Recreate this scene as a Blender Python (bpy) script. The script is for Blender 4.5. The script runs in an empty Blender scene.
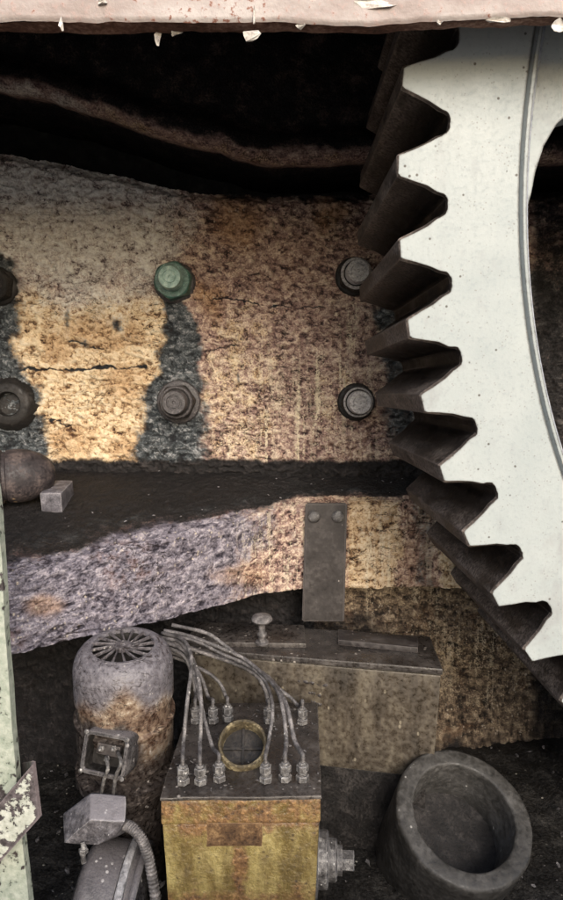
import bpy, bmesh, math, random
import numpy as np
from mathutils import Vector, Matrix, Euler

R = math.radians
random.seed(7)
scene = bpy.context.scene
col = scene.collection

# ------------------------------------------------------------------ camera, sky, sun, exposure
FPX, PCX, PCY = 660.0, 281.5, 450.0           # focal length and centre in photo pixels
PITCH, YAW = math.atan(60 / 660.0), math.atan(6.5 / 660.0)
cam_data = bpy.data.cameras.new("camera")
cam = bpy.data.objects.new("camera", cam_data)
col.objects.link(cam)
cam.location = (0, 0, 0)
cam.rotation_euler = Euler((math.pi / 2 - PITCH, 0, -YAW), 'XYZ')
cam_data.sensor_fit = 'HORIZONTAL'
cam_data.sensor_width = 36.0
cam_data.lens = FPX / 563.0 * 36.0
cam_data.clip_start = 0.02
cam_data.clip_end = 500
scene.camera = cam

SUN_EL, SUN_AZ = R(27), R(14)                 # the light falls in from the front, low and soft
w = bpy.data.worlds.new("World")
scene.world = w
w.use_nodes = True
wn = w.node_tree
sky = wn.nodes.new("ShaderNodeTexSky")
sky.sky_type = 'NISHITA'
sky.sun_disc = False
sky.sun_elevation = SUN_EL
sky.sun_rotation = math.pi - SUN_AZ
sky.air_density = 1.0
sky.dust_density = 3.0
wn.links.new(sky.outputs[0], wn.nodes["Background"].inputs[0])
wn.nodes["Background"].inputs[1].default_value = 0.15
sun_d = bpy.data.lights.new("sun", 'SUN')
sun_d.energy = 1.5
sun_d.angle = R(30)
sun_d.color = (1.0, 0.975, 0.95)
sun = bpy.data.objects.new("sun", sun_d)
col.objects.link(sun)
# sun stands in front (-Y), a little to the right
sdir = Vector((math.sin(SUN_AZ) * math.cos(SUN_EL), -math.cos(SUN_AZ) * math.cos(SUN_EL), math.sin(SUN_EL)))
sun.rotation_euler = sdir.to_track_quat('Z', 'Y').to_euler()
scene.view_settings.view_transform = 'Standard'
scene.view_settings.look = 'None'
scene.view_settings.gamma = 1.0
scene.view_settings.exposure = 0.7

# ------------------------------------------------------------------ pixel <-> world helpers
cpi, spi, cya, sya = math.cos(PITCH), math.sin(PITCH), math.cos(YAW), math.sin(YAW)


def at(px, py, Y):
    r, u = (px - PCX) / FPX, -(py - PCY) / FPX
    d, z = cpi + u * spi, -spi + u * cpi
    x, y = r * cya + d * sya, -r * sya + d * cya
    t = Y / y
    return Vector((x * t, Y, z * t))


def atz(px, py, Z):
    """the point seen at a pixel on the horizontal plane z = Z"""
    p = at(px, py, 1.0)
    return p * (Z / p.z)


def to_px(P):
    P = np.asarray(P, float)
    r = P[..., 0] * cya - P[..., 1] * sya
    d = P[..., 0] * sya + P[..., 1] * cya
    fw, up = d * cpi - P[..., 2] * spi, d * spi + P[..., 2] * cpi
    return PCX + FPX * r / fw, PCY - FPX * up / fw


# ------------------------------------------------------------------ numpy noise
def _hash(i, j, s):
    v = np.sin(i * 127.1 + j * 311.7 + s * 74.7) * 43758.5453
    return v - np.floor(v)


def vnoise(x, y, s=0):
    i, j = np.floor(x), np.floor(y)
    u, v = x - i, y - j
    u, v = u * u * (3 - 2 * u), v * v * (3 - 2 * v)
    a, b = _hash(i, j, s), _hash(i + 1, j, s)
    c, d = _hash(i, j + 1, s), _hash(i + 1, j + 1, s)
    return (a * (1 - u) + b * u) * (1 - v) + (c * (1 - u) + d * u) * v


def fbm(x, y, s=0, o=4):
    t, a, n = 0, 0.5, 0
    for k in range(o):
        t = t + a * vnoise(x * 2 ** k, y * 2 ** k, s + k * 3.3)
        n += a
        a *= 0.5
    return t / n


def sst(a, b, x):
    t = np.clip((x - a) / (b - a), 0, 1)
    return t * t * (3 - 2 * t)


def pl(x, pts):
    return np.interp(x, [p[0] for p in pts], [p[1] for p in pts])


# ------------------------------------------------------------------ material DSL
class M:
    def __init__(self, name):
        self.m = bpy.data.materials.new(name)
        self.m.use_nodes = True
        self.t = self.m.node_tree
        self.b = self.t.nodes["Principled BSDF"]
        tc = self.t.nodes.new("ShaderNodeTexCoord")
        self.co = tc.outputs["Object"]

    def n(self, kind, **kw):
        nd = self.t.nodes.new(kind)
        for k, v in kw.items():
            setattr(nd, k, v)
        return nd

    def put(self, sock, v):
        if isinstance(v, bpy.types.NodeSocket):
            self.t.links.new(v, sock)
        elif isinstance(v, (tuple, list)) and len(v) == 3 and sock.type == 'RGBA':
            sock.default_value = (*v, 1)
        else:
            sock.default_value = v

    def scaled(self, s):
        nd = self.n("ShaderNodeMapping")
        self.put(nd.inputs[0], self.co)
        nd.inputs[3].default_value = s
        return nd.outputs[0]

    def noise(self, scale, detail=6, rough=0.55, stretch=None, dist=0.0):
        nd = self.n("ShaderNodeTexNoise")
        self.put(nd.inputs["Vector"], self.scaled(stretch) if stretch else self.co)
        nd.inputs["Scale"].default_value = scale
        nd.inputs["Detail"].default_value = detail
        nd.inputs["Roughness"].default_value = rough
        nd.inputs["Distortion"].default_value = dist
        return nd.outputs[0]

    def voro(self, scale, feature='F1', stretch=None):
        nd = self.n("ShaderNodeTexVoronoi", feature=feature)
        self.put(nd.inputs["Vector"], self.scaled(stretch) if stretch else self.co)
        nd.inputs["Scale"].default_value = scale
        return nd.outputs["Distance"]

    def math(self, op, a, b=0.0, clamp=False):
        nd = self.n("ShaderNodeMath", operation=op, use_clamp=clamp)
        self.put(nd.inputs[0], a)
        self.put(nd.inputs[1], b)
        return nd.outputs[0]

    def step(self, x, a, b, lo=0.0, hi=1.0):
        nd = self.n("ShaderNodeMapRange", interpolation_type='SMOOTHSTEP')
        self.put(nd.inputs[0], x)
        for i, v in enumerate((a, b, lo, hi)):
            self.put(nd.inputs[1 + i], v)
        return nd.outputs[0]

    def mix(self, f, a, b, mode='MIX'):
        nd = self.n("ShaderNodeMix", data_type='RGBA', blend_type=mode)
        self.put(nd.inputs[0], f)
        self.put(nd.inputs[6], a)
        self.put(nd.inputs[7], b)
        return nd.outputs[2]

    def ramp(self, x, stops):
        nd = self.n("ShaderNodeValToRGB")
        e = nd.color_ramp.elements
        while len(e) < len(stops):
            e.new(0.5)
        for k, (p, c) in enumerate(stops):
            e[k].position = p
            e[k].color = (*c, 1)
        self.put(nd.inputs[0], x)
        return nd.outputs[0]

    def attr(self, name):
        nd = self.n("ShaderNodeAttribute", attribute_name=name)
        return nd.outputs["Fac"]

    def mask(self, name, noise, k=0.6, soft=0.12):
        """a stain mask with a ragged edge: vertex weight plus noise, thresholded"""
        x = self.math('ADD', self.attr(name), self.math('MULTIPLY', self.math('SUBTRACT', noise, 0.5), k))
        return self.step(x, 0.5 - soft, 0.5 + soft)

    def up(self):
        g = self.n("ShaderNodeNewGeometry")
        s = self.n("ShaderNodeSeparateXYZ")
        self.put(s.inputs[0], g.outputs["Normal"])
        return s.outputs[2]

    def bump(self, h, strength=0.6, dist=0.004, prev=None):
        nd = self.n("ShaderNodeBump")
        nd.inputs["Strength"].default_value = strength
        nd.inputs["Distance"].default_value = dist
        self.put(nd.inputs["Height"], h)
        if prev is not None:
            self.put(nd.inputs["Normal"], prev)
        return nd.outputs[0]

    def out(self, colour, rough=0.7, normal=None, metal=0.0, spec=0.4):
        self.put(self.b.inputs["Base Color"], colour)
        self.put(self.b.inputs["Roughness"], rough)
        self.put(self.b.inputs["Metallic"], metal)
        self.put(self.b.inputs["Specular IOR Level"], spec)
        if normal is not None:
            self.put(self.b.inputs["Normal"], normal)
        return self.m


def mat_grime(name, dark, mid, light, scale=40, bump=0.5, rough=(0.45, 0.85), spec=0.4, fleck=None, dust=None,
              stretch=None, metal=0.0, bdist=0.003, lo=.36, hi=.66, edge=None):
    m = M(name)
    n1 = m.noise(scale, 8, 0.62, stretch)
    n2 = m.noise(scale * 6, 5, 0.6)
    x = m.math('ADD', m.math('MULTIPLY', n1, 0.65), m.math('MULTIPLY', n2, 0.35))
    c = m.ramp(x, [(lo, dark), ((lo + hi) / 2, mid), (hi, light)])
    if dust:
        f = m.step(m.math('ADD', m.up(), m.math('MULTIPLY', m.math('SUBTRACT', n1, 0.5), 0.9)), 0.35, 0.95, 0, 0.8)
        c = m.mix(f, c, dust)
    if fleck:
        v = m.voro(fleck[1], stretch=(1, 1, 0.6))
        gate = m.step(m.noise(fleck[1] * 0.3, 2), 0.52, 0.62)
        f = m.math('MULTIPLY', m.step(v, fleck[2], fleck[2] * 0.6), gate)
        c = m.mix(f, c, fleck[0])
    if edge:
        bv = m.n("ShaderNodeBevel", samples=4)
        bv.inputs["Radius"].default_value = edge[1]
        gm = m.n("ShaderNodeNewGeometry")
        dt = m.n("ShaderNodeVectorMath", operation='DOT_PRODUCT')
        m.put(dt.inputs[0], bv.outputs[0])
        m.put(dt.inputs[1], gm.outputs["Normal"])
        f = m.step(m.math('ADD', dt.outputs["Value"], m.math('MULTIPLY', n1, 0.12)), 1.03, 0.94)
        c = m.mix(m.math('MULTIPLY', f, 0.8), c, edge[0])  # edge wear, with wet highlights painted in as lighter edges
    nrm = m.bump(x, bump, bdist)
    return m.out(c, m.step(n2, 0.35, 0.65, rough[0], rough[1]), nrm, metal, spec)


# ---- the rusty, painted casting (back wall, ledge, upper lip)
def mat_casting():
    m = M("old_paint_on_casting")
    big = m.noise(7, 6, 0.6)
    med = m.noise(26, 7, 0.62)
    wrk = m.noise(62, 6, 0.66, (0.62, 1, 1.15), 0.35)       # wrinkled old paint
    fine = m.noise(240, 4, 0.6)
    rid = m.math('ABSOLUTE', m.math('SUBTRACT', m.noise(44, 5, 0.62, (0.55, 1, 1.25), 0.8), 0.5))
    crease = m.step(rid, 0.035, 0.0)                          # folds between the wrinkles
    grain = m.math('ADD', m.math('MULTIPLY', wrk, 0.55), m.math('MULTIPLY', fine, 0.45))
    grain = m.math('ADD', m.math('MULTIPLY', m.math('SUBTRACT', grain, 0.53), 1.35), 0.53)
    grain = m.math('SUBTRACT', grain, m.math('MULTIPLY', crease, m.step(m.noise(17, 3), 0.40, 0.62, 0.01, 0.09)))
    grain = m.math('ADD', m.math('MULTIPLY', grain, 0.62), m.math('MULTIPLY', m.step(m.attr("h"), 0.05, 0.85, 0.27, 0.70), 0.40))  # folds and hollows darkened: dirt plus relief shade put into the colour
    brown = m.ramp(grain, [(0.37, (0.014, 0.008, 0.009)), (0.455, (0.150, 0.088, 0.078)), (0.54, (0.36, 0.240, 0.200)),
                           (0.65, (0.74, 0.60, 0.46))])
    cream = m.ramp(grain, [(0.37, (0.045, 0.022, 0.013)), (0.45, (0.36, 0.23, 0.125)), (0.53, (0.70, 0.54, 0.34)),
                           (0.66, (0.86, 0.74, 0.55))])
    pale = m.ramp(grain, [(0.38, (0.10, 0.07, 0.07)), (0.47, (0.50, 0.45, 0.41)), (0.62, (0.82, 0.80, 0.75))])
    lilac = m.ramp(grain, [(0.39, (0.020, 0.017, 0.026)), (0.47, (0.100, 0.089, 0.110)), (0.56, (0.205, 0.187, 0.222)),
                           (0.67, (0.45, 0.41, 0.44))])  # bluish from sky light mixed into the dust colour
    grease = m.ramp(grain, [(0.39, (0.008, 0.008, 0.010)), (0.48, (0.028, 0.033, 0.036)), (0.57, (0.085, 0.095, 0.100)),
                            (0.68, (0.36, 0.36, 0.36))])
    black = m.ramp(grain, [(0.42, (0.006, 0.005, 0.0048)), (0.56, (0.011, 0.009, 0.0088)), (0.70, (0.050, 0.042, 0.040))])  # near black grime, also used for painted deep shade
    olive = m.ramp(grain, [(0.38, (0.012, 0.009, 0.006)), (0.48, (0.075, 0.052, 0.036)), (0.57, (0.21, 0.155, 0.105)),
                           (0.67, (0.50, 0.40, 0.27))])
    c = brown
    c = m.mix(m.mask("olive", med, 0.5, 0.2), c, olive)
    c = m.mix(m.mask("cream", m.math('ADD', m.math('MULTIPLY', med, .6), m.math('MULTIPLY', fine, .4)), 1.7, 0.16), c, cream)
    c = m.mix(m.mask("lilac", m.math('ADD', m.math('MULTIPLY', med, .6), m.math('MULTIPLY', fine, .4)), 1.6, 0.2), c, lilac)
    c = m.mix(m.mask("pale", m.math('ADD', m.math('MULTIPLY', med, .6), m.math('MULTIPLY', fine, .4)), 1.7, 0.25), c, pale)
    # orange rust bleeding through
    ru = m.math('MULTIPLY', m.step(big, 0.52, 0.66), m.step(m.noise(48, 5), 0.45, 0.62, 0, 0.18))
    c = m.mix(ru, c, (0.26, 0.105, 0.035))
    ru2 = m.math('MULTIPLY', m.mask("rust", med, 1.0, 0.5), 0.62)
    c = m.mix(ru2, c, m.ramp(grain, [(0.38, (0.06, 0.024, 0.010)), (0.6, (0.48, 0.26, 0.10))]))
    # pale runs of lime and old paint
    run = m.noise(60, 5, 0.6, (1.6, 1, 0.10))
    fr = m.math('MULTIPLY', m.attr("drip"), m.step(m.math('ADD', run, m.math('MULTIPLY', fine, 0.6)), 0.82, 0.93))
    c = m.mix(fr, c, (0.74, 0.64, 0.47))
    fl = m.math('MULTIPLY', m.step(m.voro(105, stretch=(1, 1, .7)), 0.30, 0.14), m.step(m.noise(26, 4), 0.50, 0.60))
    c = m.mix(m.math('MULTIPLY', fl, 0.7), c, (0.62, 0.54, 0.43))
    c = m.mix(m.mask("grease", m.math('ADD', m.math('MULTIPLY', med, .5), m.math('MULTIPLY', fine, .5)), 1.7, 0.28), c, grease)
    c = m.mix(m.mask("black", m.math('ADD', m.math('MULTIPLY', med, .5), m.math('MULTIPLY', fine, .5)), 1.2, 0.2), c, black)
    # short cracks in the paint and lone pale flecks
    ck = m.math('ABSOLUTE', m.math('SUBTRACT', m.noise(15, 4, 0.7, (0.45, 1, 1.6), 0.6), 0.5))
    crack = m.math('MULTIPLY', m.step(ck, 0.010, 0.002), m.step(m.noise(9, 2), 0.5, 0.6))
    c = m.mix(m.math('MULTIPLY', crack, 0.85), c, (0.022, 0.014, 0.010))
    h = m.math('SUBTRACT', m.math('ADD', grain, m.math('MULTIPLY', med, 0.35)), m.math('MULTIPLY', crack, 0.25))
    nrm = m.bump(h, 0.9, 0.010)
    return m.out(c, m.step(fine, 0.35, 0.65, 0.5, 0.85), nrm, 0.0, 0.35)


MC = {}
MC['casting'] = mat_casting()


def mat_gearface():
    m = M("gear_face_paint")
    n1 = m.noise(9, 5, 0.6)
    n2 = m.noise(170, 4, 0.6)
    n3 = m.noise(45, 5, 0.6, (1, 1, 0.5))
    c = m.ramp(n1, [(0.3, (0.325, 0.362, 0.362)), (0.7, (0.395, 0.425, 0.418))])
    c = m.mix(m.step(n2, 0.50, 0.72, 0, 0.35), c, (0.25, 0.28, 0.285))
    c = m.mix(m.step(n3, 0.56, 0.75, 0, 0.4), c, (0.29, 0.31, 0.315))
    sp = m.math('MULTIPLY', m.step(m.voro(62), 0.16, 0.08), m.step(m.noise(34, 2), 0.54, 0.58))
    c = m.mix(m.math('MULTIPLY', sp, 0.9), c, (0.07, 0.06, 0.05))
    sp2 = m.math('MULTIPLY', m.step(m.voro(170), 0.26, 0.14), m.step(m.noise(44, 3), 0.50, 0.57))
    c = m.mix(m.math('MULTIPLY', sp2, 0.6), c, (0.22, 0.21, 0.19))
    # handling smudges and chipped edges
    sm = m.noise(5, 5, 0.7, (1, 1, 0.6), 0.5)
    c = m.mix(m.step(sm, 0.52, 0.72, 0, 0.55), c, (0.235, 0.225, 0.225))
    bv = m.n("ShaderNodeBevel", samples=6)
    bv.inputs["Radius"].default_value = 0.007
    gm = m.n("ShaderNodeNewGeometry")
    dt = m.n("ShaderNodeVectorMath", operation='DOT_PRODUCT')
    m.put(dt.inputs[0], bv.outputs[0])
    m.put(dt.inputs[1], gm.outputs["Normal"])
    ed = m.math('ADD', dt.outputs["Value"], m.math('MULTIPLY', m.noise(75, 5, 0.65), 0.42))
    c = m.mix(m.step(ed, 1.12, 1.06), c, (0.035, 0.026, 0.022))
    return m.out(c, m.step(n2, 0.3, 0.7, 0.45, 0.65), m.bump(m.math('ADD', n2, n3), 0.22, 0.002), 0, 0.4)


def mat_gearedge():
    m = M("bare_gear_moulding")
    n2 = m.noise(120, 5, 0.65)
    c = m.ramp(n2, [(0.35, (0.20, 0.215, 0.25)), (0.5, (0.28, 0.30, 0.335)), (0.68, (0.36, 0.38, 0.41))])
    return m.out(c, 0.5, m.bump(n2, 0.5, 0.003), 0.1, 0.5)


def mat_toothgrease():
    m = M("tooth_grease")
    n1 = m.noise(34, 6, 0.62, (1, 0.45, 1))
    n2 = m.noise(200, 4, 0.6)
    x = m.math('ADD', m.math('MULTIPLY', n1, .6), m.math('MULTIPLY', n2, .4))
    c = m.ramp(x, [(0.36, (0.0035, 0.0028, 0.0025)), (0.5, (0.009, 0.007, 0.0065)), (0.62, (0.024, 0.019, 0.017)),
                   (0.76, (0.11, 0.09, 0.08))])
    wear = m.math('MULTIPLY', m.attr("tip"), m.step(n1, 0.36, 0.60, 0.25, 0.95))
    c = m.mix(wear, c, m.ramp(n2, [(0.35, (0.06, 0.046, 0.040)), (0.65, (0.28, 0.235, 0.205))]))
    bv = m.n("ShaderNodeBevel", samples=4)
    bv.inputs["Radius"].default_value = 0.006
    gm = m.n("ShaderNodeNewGeometry")
    dt = m.n("ShaderNodeVectorMath", operation='DOT_PRODUCT')
    m.put(dt.inputs[0], bv.outputs[0])
    m.put(dt.inputs[1], gm.outputs["Normal"])
    ew = m.math('ADD', dt.outputs["Value"], m.math('MULTIPLY', n2, 0.16))
    c = m.mix(m.math('MULTIPLY', m.step(ew, 1.05, 0.97), 0.7), c, (0.21, 0.175, 0.155))  # worn edges lightened further as a painted highlight
    return m.out(c, m.step(n1, 0.3, 0.7, 0.45, 0.8), m.bump(x, 0.6, 0.004), 0, 0.22)


MC['gearface'] = mat_gearface()
MC['gearedge'] = mat_gearedge()
MC['tooth'] = mat_toothgrease()
MC['black'] = mat_grime("black_grease_and_dark", (0.005, 0.0045, 0.004), (0.014, 0.012, 0.011), (0.05, 0.044, 0.040), 30, 0.7)  # grease black, also the painted dark inside openings
MC['floor'] = mat_grime("oily_floor_dirt", (0.005, 0.0045, 0.004), (0.014, 0.0125, 0.011), (0.048, 0.044, 0.039), 22, 0.9,
                        fleck=((0.35, 0.33, 0.28), 55, 0.16), bdist=0.012)
MC['ground'] = mat_grime("yard_concrete", (0.07, 0.068, 0.065), (0.11, 0.108, 0.10), (0.16, 0.155, 0.15), 3, 0.3)
MC['casing'] = mat_grime("added_casing_grey_paint", (0.05, 0.048, 0.045), (0.085, 0.082, 0.078), (0.14, 0.13, 0.12), 12, 0.4)
MC['pipe'] = mat_grime("greyed_oil_pipe", (0.030, 0.028, 0.028), (0.105, 0.098, 0.098), (0.30, 0.28, 0.275), 60, 0.7,
                       (0.4, 0.7), fleck=((0.55, 0.53, 0.5), 90, 0.15))
MC['fitting'] = mat_grime("steel_fitting", (0.022, 0.020, 0.020), (0.095, 0.09, 0.088), (0.33, 0.32, 0.305), 90, 0.8,
                          (0.3, 0.6), 0.6, fleck=((0.7, 0.68, 0.64), 130, 0.2), edge=((0.42, 0.40, 0.39), 0.0012))
MC['bolt'] = mat_grime("dark_bolt_steel", (0.012, 0.010, 0.011), (0.050, 0.044, 0.046), (0.15, 0.138, 0.138), 190, 0.4,
                       (0.35, 0.6), 0.5)
MC['boltbright'] = mat_grime("bright_bolt_end", (0.10, 0.095, 0.095), (0.42, 0.40, 0.40), (0.70, 0.68, 0.66), 210, 0.4,
                             (0.3, 0.55), 0.5)
MC['green'] = mat_grime("flare_green_nut", (0.012, 0.035, 0.028), (0.045, 0.125, 0.098), (0.22, 0.36, 0.31), 60, 0.4,
                        (0.3, 0.5), 0.5)  # green is partly the flare's tint, painted onto the nut
MC['greenpale'] = mat_grime("flare_green_stud", (0.10, 0.18, 0.15), (0.24, 0.36, 0.31), (0.45, 0.56, 0.5), 80, 0.4,
                            (0.35, 0.55), 0.5)  # same flare tint painted paler on the stud
MC['strap'] = mat_grime("oiled_strap", (0.012, 0.010, 0.010), (0.036, 0.031, 0.030), (0.095, 0.084, 0.080), 16, 0.5,
                        (0.35, 0.7), 0.45, fleck=((0.30, 0.27, 0.25), 70, 0.14), edge=((0.12, 0.105, 0.10), 0.003))
MC['tank'] = mat_grime("tank_paint", (0.016, 0.013, 0.010), (0.062, 0.050, 0.037), (0.15, 0.128, 0.092), 16, 0.6,
                       (0.22, 0.7), 0.5, fleck=((0.20, 0.175, 0.13), 70, 0.22), stretch=(1, 1, 0.28), edge=((0.13, 0.115, 0.09), 0.004))
MC['tanktop'] = mat_grime("tank_top_grime", (0.012, 0.010, 0.009), (0.040, 0.034, 0.031), (0.10, 0.088, 0.080), 20, 1.0,
                          (0.2, 0.65), 0.55, fleck=((0.34, 0.31, 0.28), 75, 0.26), edge=((0.13, 0.12, 0.11), 0.003))
MC['junction'] = mat_grime("grey_junction_paint", (0.022, 0.020, 0.022), (0.100, 0.094, 0.102), (0.25, 0.24, 0.255), 60, 0.9,
                           (0.35, 0.7), 0.45, fleck=((0.42, 0.41, 0.42), 120, 0.25), dust=(0.22, 0.21, 0.23), edge=((0.50, 0.49, 0.51), 0.004))
MC['drum'] = mat_grime("dark_motor_drum", (0.014, 0.013, 0.014), (0.048, 0.045, 0.047), (0.14, 0.132, 0.132), 38, 0.9,
                       (0.18, 0.6), 0.55, fleck=((0.42, 0.40, 0.39), 90, 0.26), dust=(0.13, 0.12, 0.125), edge=((0.17, 0.16, 0.16), 0.003))
MC['rimsteel'] = mat_grime("worn_flange_steel", (0.09, 0.088, 0.092), (0.30, 0.295, 0.305), (0.58, 0.57, 0.58), 50, 0.5,
                           (0.3, 0.6), 0.6)
MC['portring'] = mat_grime("yellowed_port_ring", (0.016, 0.013, 0.009), (0.085, 0.067, 0.038), (0.40, 0.335, 0.20), 34, 0.6,
                           (0.4, 0.7), 0.4)
MC['tube'] = mat_grime("greasy_cast_tube", (0.020, 0.019, 0.017), (0.047, 0.044, 0.040), (0.100, 0.095, 0.088), 17, 0.45,
                       (0.4, 0.75), 0.4, fleck=((0.28, 0.27, 0.25), 60, 0.15), bdist=0.005, edge=((0.17, 0.16, 0.15), 0.006))
MC['rustbar'] = mat_grime("rusty_bar", (0.012, 0.010, 0.011), (0.040, 0.032, 0.033), (0.13, 0.10, 0.09), 30, 0.7,
                          (0.45, 0.8), 0.4, fleck=((0.36, 0.25, 0.15), 40, 0.2))
MC['greybar'] = mat_grime("grey_steel_bar", (0.035, 0.032, 0.036), (0.115, 0.108, 0.120), (0.28, 0.265, 0.285), 55, 0.7,
                          (0.4, 0.75), 0.4, edge=((0.34, 0.32, 0.33), 0.004))
MC['plate'] = mat_grime("brown_nameplate", (0.030, 0.016, 0.009), (0.100, 0.056, 0.027), (0.27, 0.17, 0.08), 50, 0.8, edge=((0.28, 0.18, 0.10), 0.002))
MC['chip'] = mat_grime("old_white_paint_chip", (0.35, 0.31, 0.28), (0.62, 0.58, 0.53), (0.78, 0.75, 0.70), 80, 0.5)


def mat_postgreen():
    m = M("flaking_green_paint")
    n1 = m.noise(18, 6, 0.65, (1, 1, 0.5))
    n2 = m.noise(90, 5, 0.6)
    x = m.math('ADD', m.math('MULTIPLY', n1, 0.6), m.math('MULTIPLY', n2, 0.4))
    c = m.ramp(n2, [(0.3, (0.20, 0.235, 0.185)), (0.7, (0.38, 0.40, 0.34))])
    c = m.mix(m.step(n1, 0.62, 0.68), c, (0.14, 0.24, 0.10))
    bare = m.step(x, 0.47, 0.43)
    c = m.mix(bare, c, m.ramp(n2, [(0.35, (0.03, 0.024, 0.024)), (0.7, (0.14, 0.12, 0.12))]))
    return m.out(c, 0.65, m.bump(m.math('SUBTRACT', n2, m.math('MULTIPLY', bare, 1.2)), 0.5, 0.003), 0, 0.35)


def mat_strapflake():
    m = M("flaked_clamp_paint")
    n1 = m.noise(34, 6, 0.7, None, 0.4)
    n2 = m.noise(120, 4, 0.6)
    e = m.attr("edge")
    x = m.math('SUBTRACT', m.math('ADD', m.math('MULTIPLY', n1, 0.75), m.math('MULTIPLY', n2, 0.25)),
               m.math('MULTIPLY', e, 0.25))
    paint = m.ramp(n2, [(0.35, (0.27, 0.285, 0.24)), (0.7, (0.46, 0.47, 0.42))])
    steel = m.ramp(n2, [(0.35, (0.030, 0.025, 0.026)), (0.7, (0.13, 0.11, 0.115))])
    f = m.step(x, 0.455, 0.485)
    c = m.mix(f, steel, paint)
    c = m.mix(m.math('MULTIPLY', m.step(e, 0.6, 0.9), 0.55), c, (0.16, 0.13, 0.135))
    return m.out(c, 0.6, m.bump(m.math('ADD', n2, f), 0.5, 0.003), 0, 0.4)


def mat_panel():
    m = M("pink_grey_panel_paint")
    n1 = m.noise(10, 6, 0.65, (0.4, 1, 1))
    n2 = m.noise(120, 5, 0.6)
    c = m.ramp(n1, [(0.34, (0.20, 0.148, 0.128)), (0.5, (0.325, 0.270, 0.248)), (0.64, (0.44, 0.395, 0.372))])
    c = m.mix(m.step(n2, 0.52, 0.68, 0, 0.6), c, (0.40, 0.28, 0.25))
    c = m.mix(m.step(m.math('ADD', m.math('MULTIPLY', n1, .5), m.math('MULTIPLY', n2, .5)), 0.585, 0.63), c, (0.22, 0.10, 0.07))
    return m.out(c, 0.6, m.bump(m.math('ADD', n1, n2), 0.4, 0.004), 0, 0.35)


def mat_panellip():
    m = M("rusty_panel_lip")
    n1 = m.noise(26, 6, 0.65, (0.4, 1, 1))
    n2 = m.noise(160, 4, 0.6)
    x = m.math('ADD', m.math('MULTIPLY', n1, .55), m.math('MULTIPLY', n2, .45))
    c = m.ramp(x, [(0.33, (0.045, 0.020, 0.014)), (0.5, (0.16, 0.075, 0.050)), (0.64, (0.36, 0.22, 0.165)), (0.75, (0.55, 0.44, 0.38))])
    return m.out(c, 0.75, m.bump(x, 0.7, 0.006), 0, 0.3)


def mat_lubbody():
    m = M("yellow_lubricator_paint")
    n1 = m.noise(20, 7, 0.68, (1, 1, 0.36))
    n2 = m.noise(130, 4, 0.6)
    n3 = m.noise(42, 5, 0.65)
    c = m.ramp(n1, [(0.30, (0.045, 0.030, 0.013)), (0.45, (0.135, 0.098, 0.036)), (0.58, (0.27, 0.215, 0.085)), (0.72, (0.42, 0.365, 0.175))])
    ru = m.step(m.math('ADD', m.attr("rusty"), m.math('MULTIPLY', m.math('SUBTRACT', n3, .5), 1.8)), 0.25, 0.85)
    c = m.mix(m.math('MULTIPLY', ru, 0.92), c, m.ramp(n2, [(0.32, (0.045, 0.020, 0.010)), (0.55, (0.155, 0.080, 0.035)), (0.72, (0.34, 0.20, 0.09))]))
    sp = m.math('MULTIPLY', m.step(m.voro(110), 0.34, 0.16), m.step(n3, 0.48, 0.60))
    c = m.mix(m.math('MULTIPLY', sp, 0.75), c, (0.035, 0.022, 0.014))
    return m.out(c, m.step(n3, .35, .65, 0.25, 0.6), m.bump(m.math('ADD', n2, n3), 0.8, 0.004), 0, 0.5)


def mat_motor():
    m = M("peeling_motor_paint")
    n1 = m.noise(20, 6, 0.65)
    n2 = m.noise(120, 5, 0.62)
    dustc = m.ramp(n2, [(0.30, (0.085, 0.078, 0.086)), (0.50, (0.135, 0.126, 0.140)), (0.70, (0.21, 0.198, 0.215))])
    tan = m.ramp(m.math('ADD', m.math('MULTIPLY', n1, .6), m.math('MULTIPLY', n2, .4)),
                 [(0.39, (0.045, 0.024, 0.016)), (0.47, (0.145, 0.098, 0.070)), (0.55, (0.27, 0.205, 0.145)), (0.64, (0.56, 0.50, 0.42))])
    dark = m.ramp(n2, [(0.35, (0.014, 0.011, 0.010)), (0.55, (0.052, 0.042, 0.037)), (0.72, (0.15, 0.125, 0.11))])
    c = m.mix(m.mask("dark", m.math('ADD', m.math('MULTIPLY', n1, .5), m.math('MULTIPLY', n2, .5)), 1.2, 0.35), tan, dark)
    c = m.mix(m.mask("dusty", m.math('ADD', m.math('MULTIPLY', n1, .5), m.math('MULTIPLY', n2, .5)), 1.0, 0.5), c, dustc)
    pe = m.math('ABSOLUTE', m.math('SUBTRACT', m.noise(13, 4, 0.7, (1, 1, 1.7), 0.9), 0.5))
    c = m.mix(m.math('MULTIPLY', m.step(pe, 0.014, 0.003), 0.85), c, (0.02, 0.014, 0.012))
    fl = m.math('MULTIPLY', m.step(m.voro(70), 0.18, 0.09), m.step(n1, 0.5, 0.6))
    c = m.mix(m.math('MULTIPLY', fl, 0.7), c, (0.55, 0.52, 0.48))
    return m.out(c, m.step(n2, .35, .65, 0.22, 0.6), m.bump(m.math('ADD', n2, n1), 0.6, 0.004), 0, 0.5)


MC['post'] = mat_postgreen()
MC['clampflake'] = mat_strapflake()
MC['panel'] = mat_panel()
MC['panellip'] = mat_panellip()
MC['lub'] = mat_lubbody()
MC['motor'] = mat_motor()

# ------------------------------------------------------------------ mesh helpers


def thing(name, label, cat, loc, group=None):
    o = bpy.data.objects.new(name, None)
    o.empty_display_size = 0.05
    col.objects.link(o)
    o.location = loc
    o['label'] = label
    o['category'] = cat
    if group:
        o['group'] = group
    return o


def tag(o, label, cat, group=None):
    o['label'] = label
    o['category'] = cat
    if group:
        o['group'] = group
    return o


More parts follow.
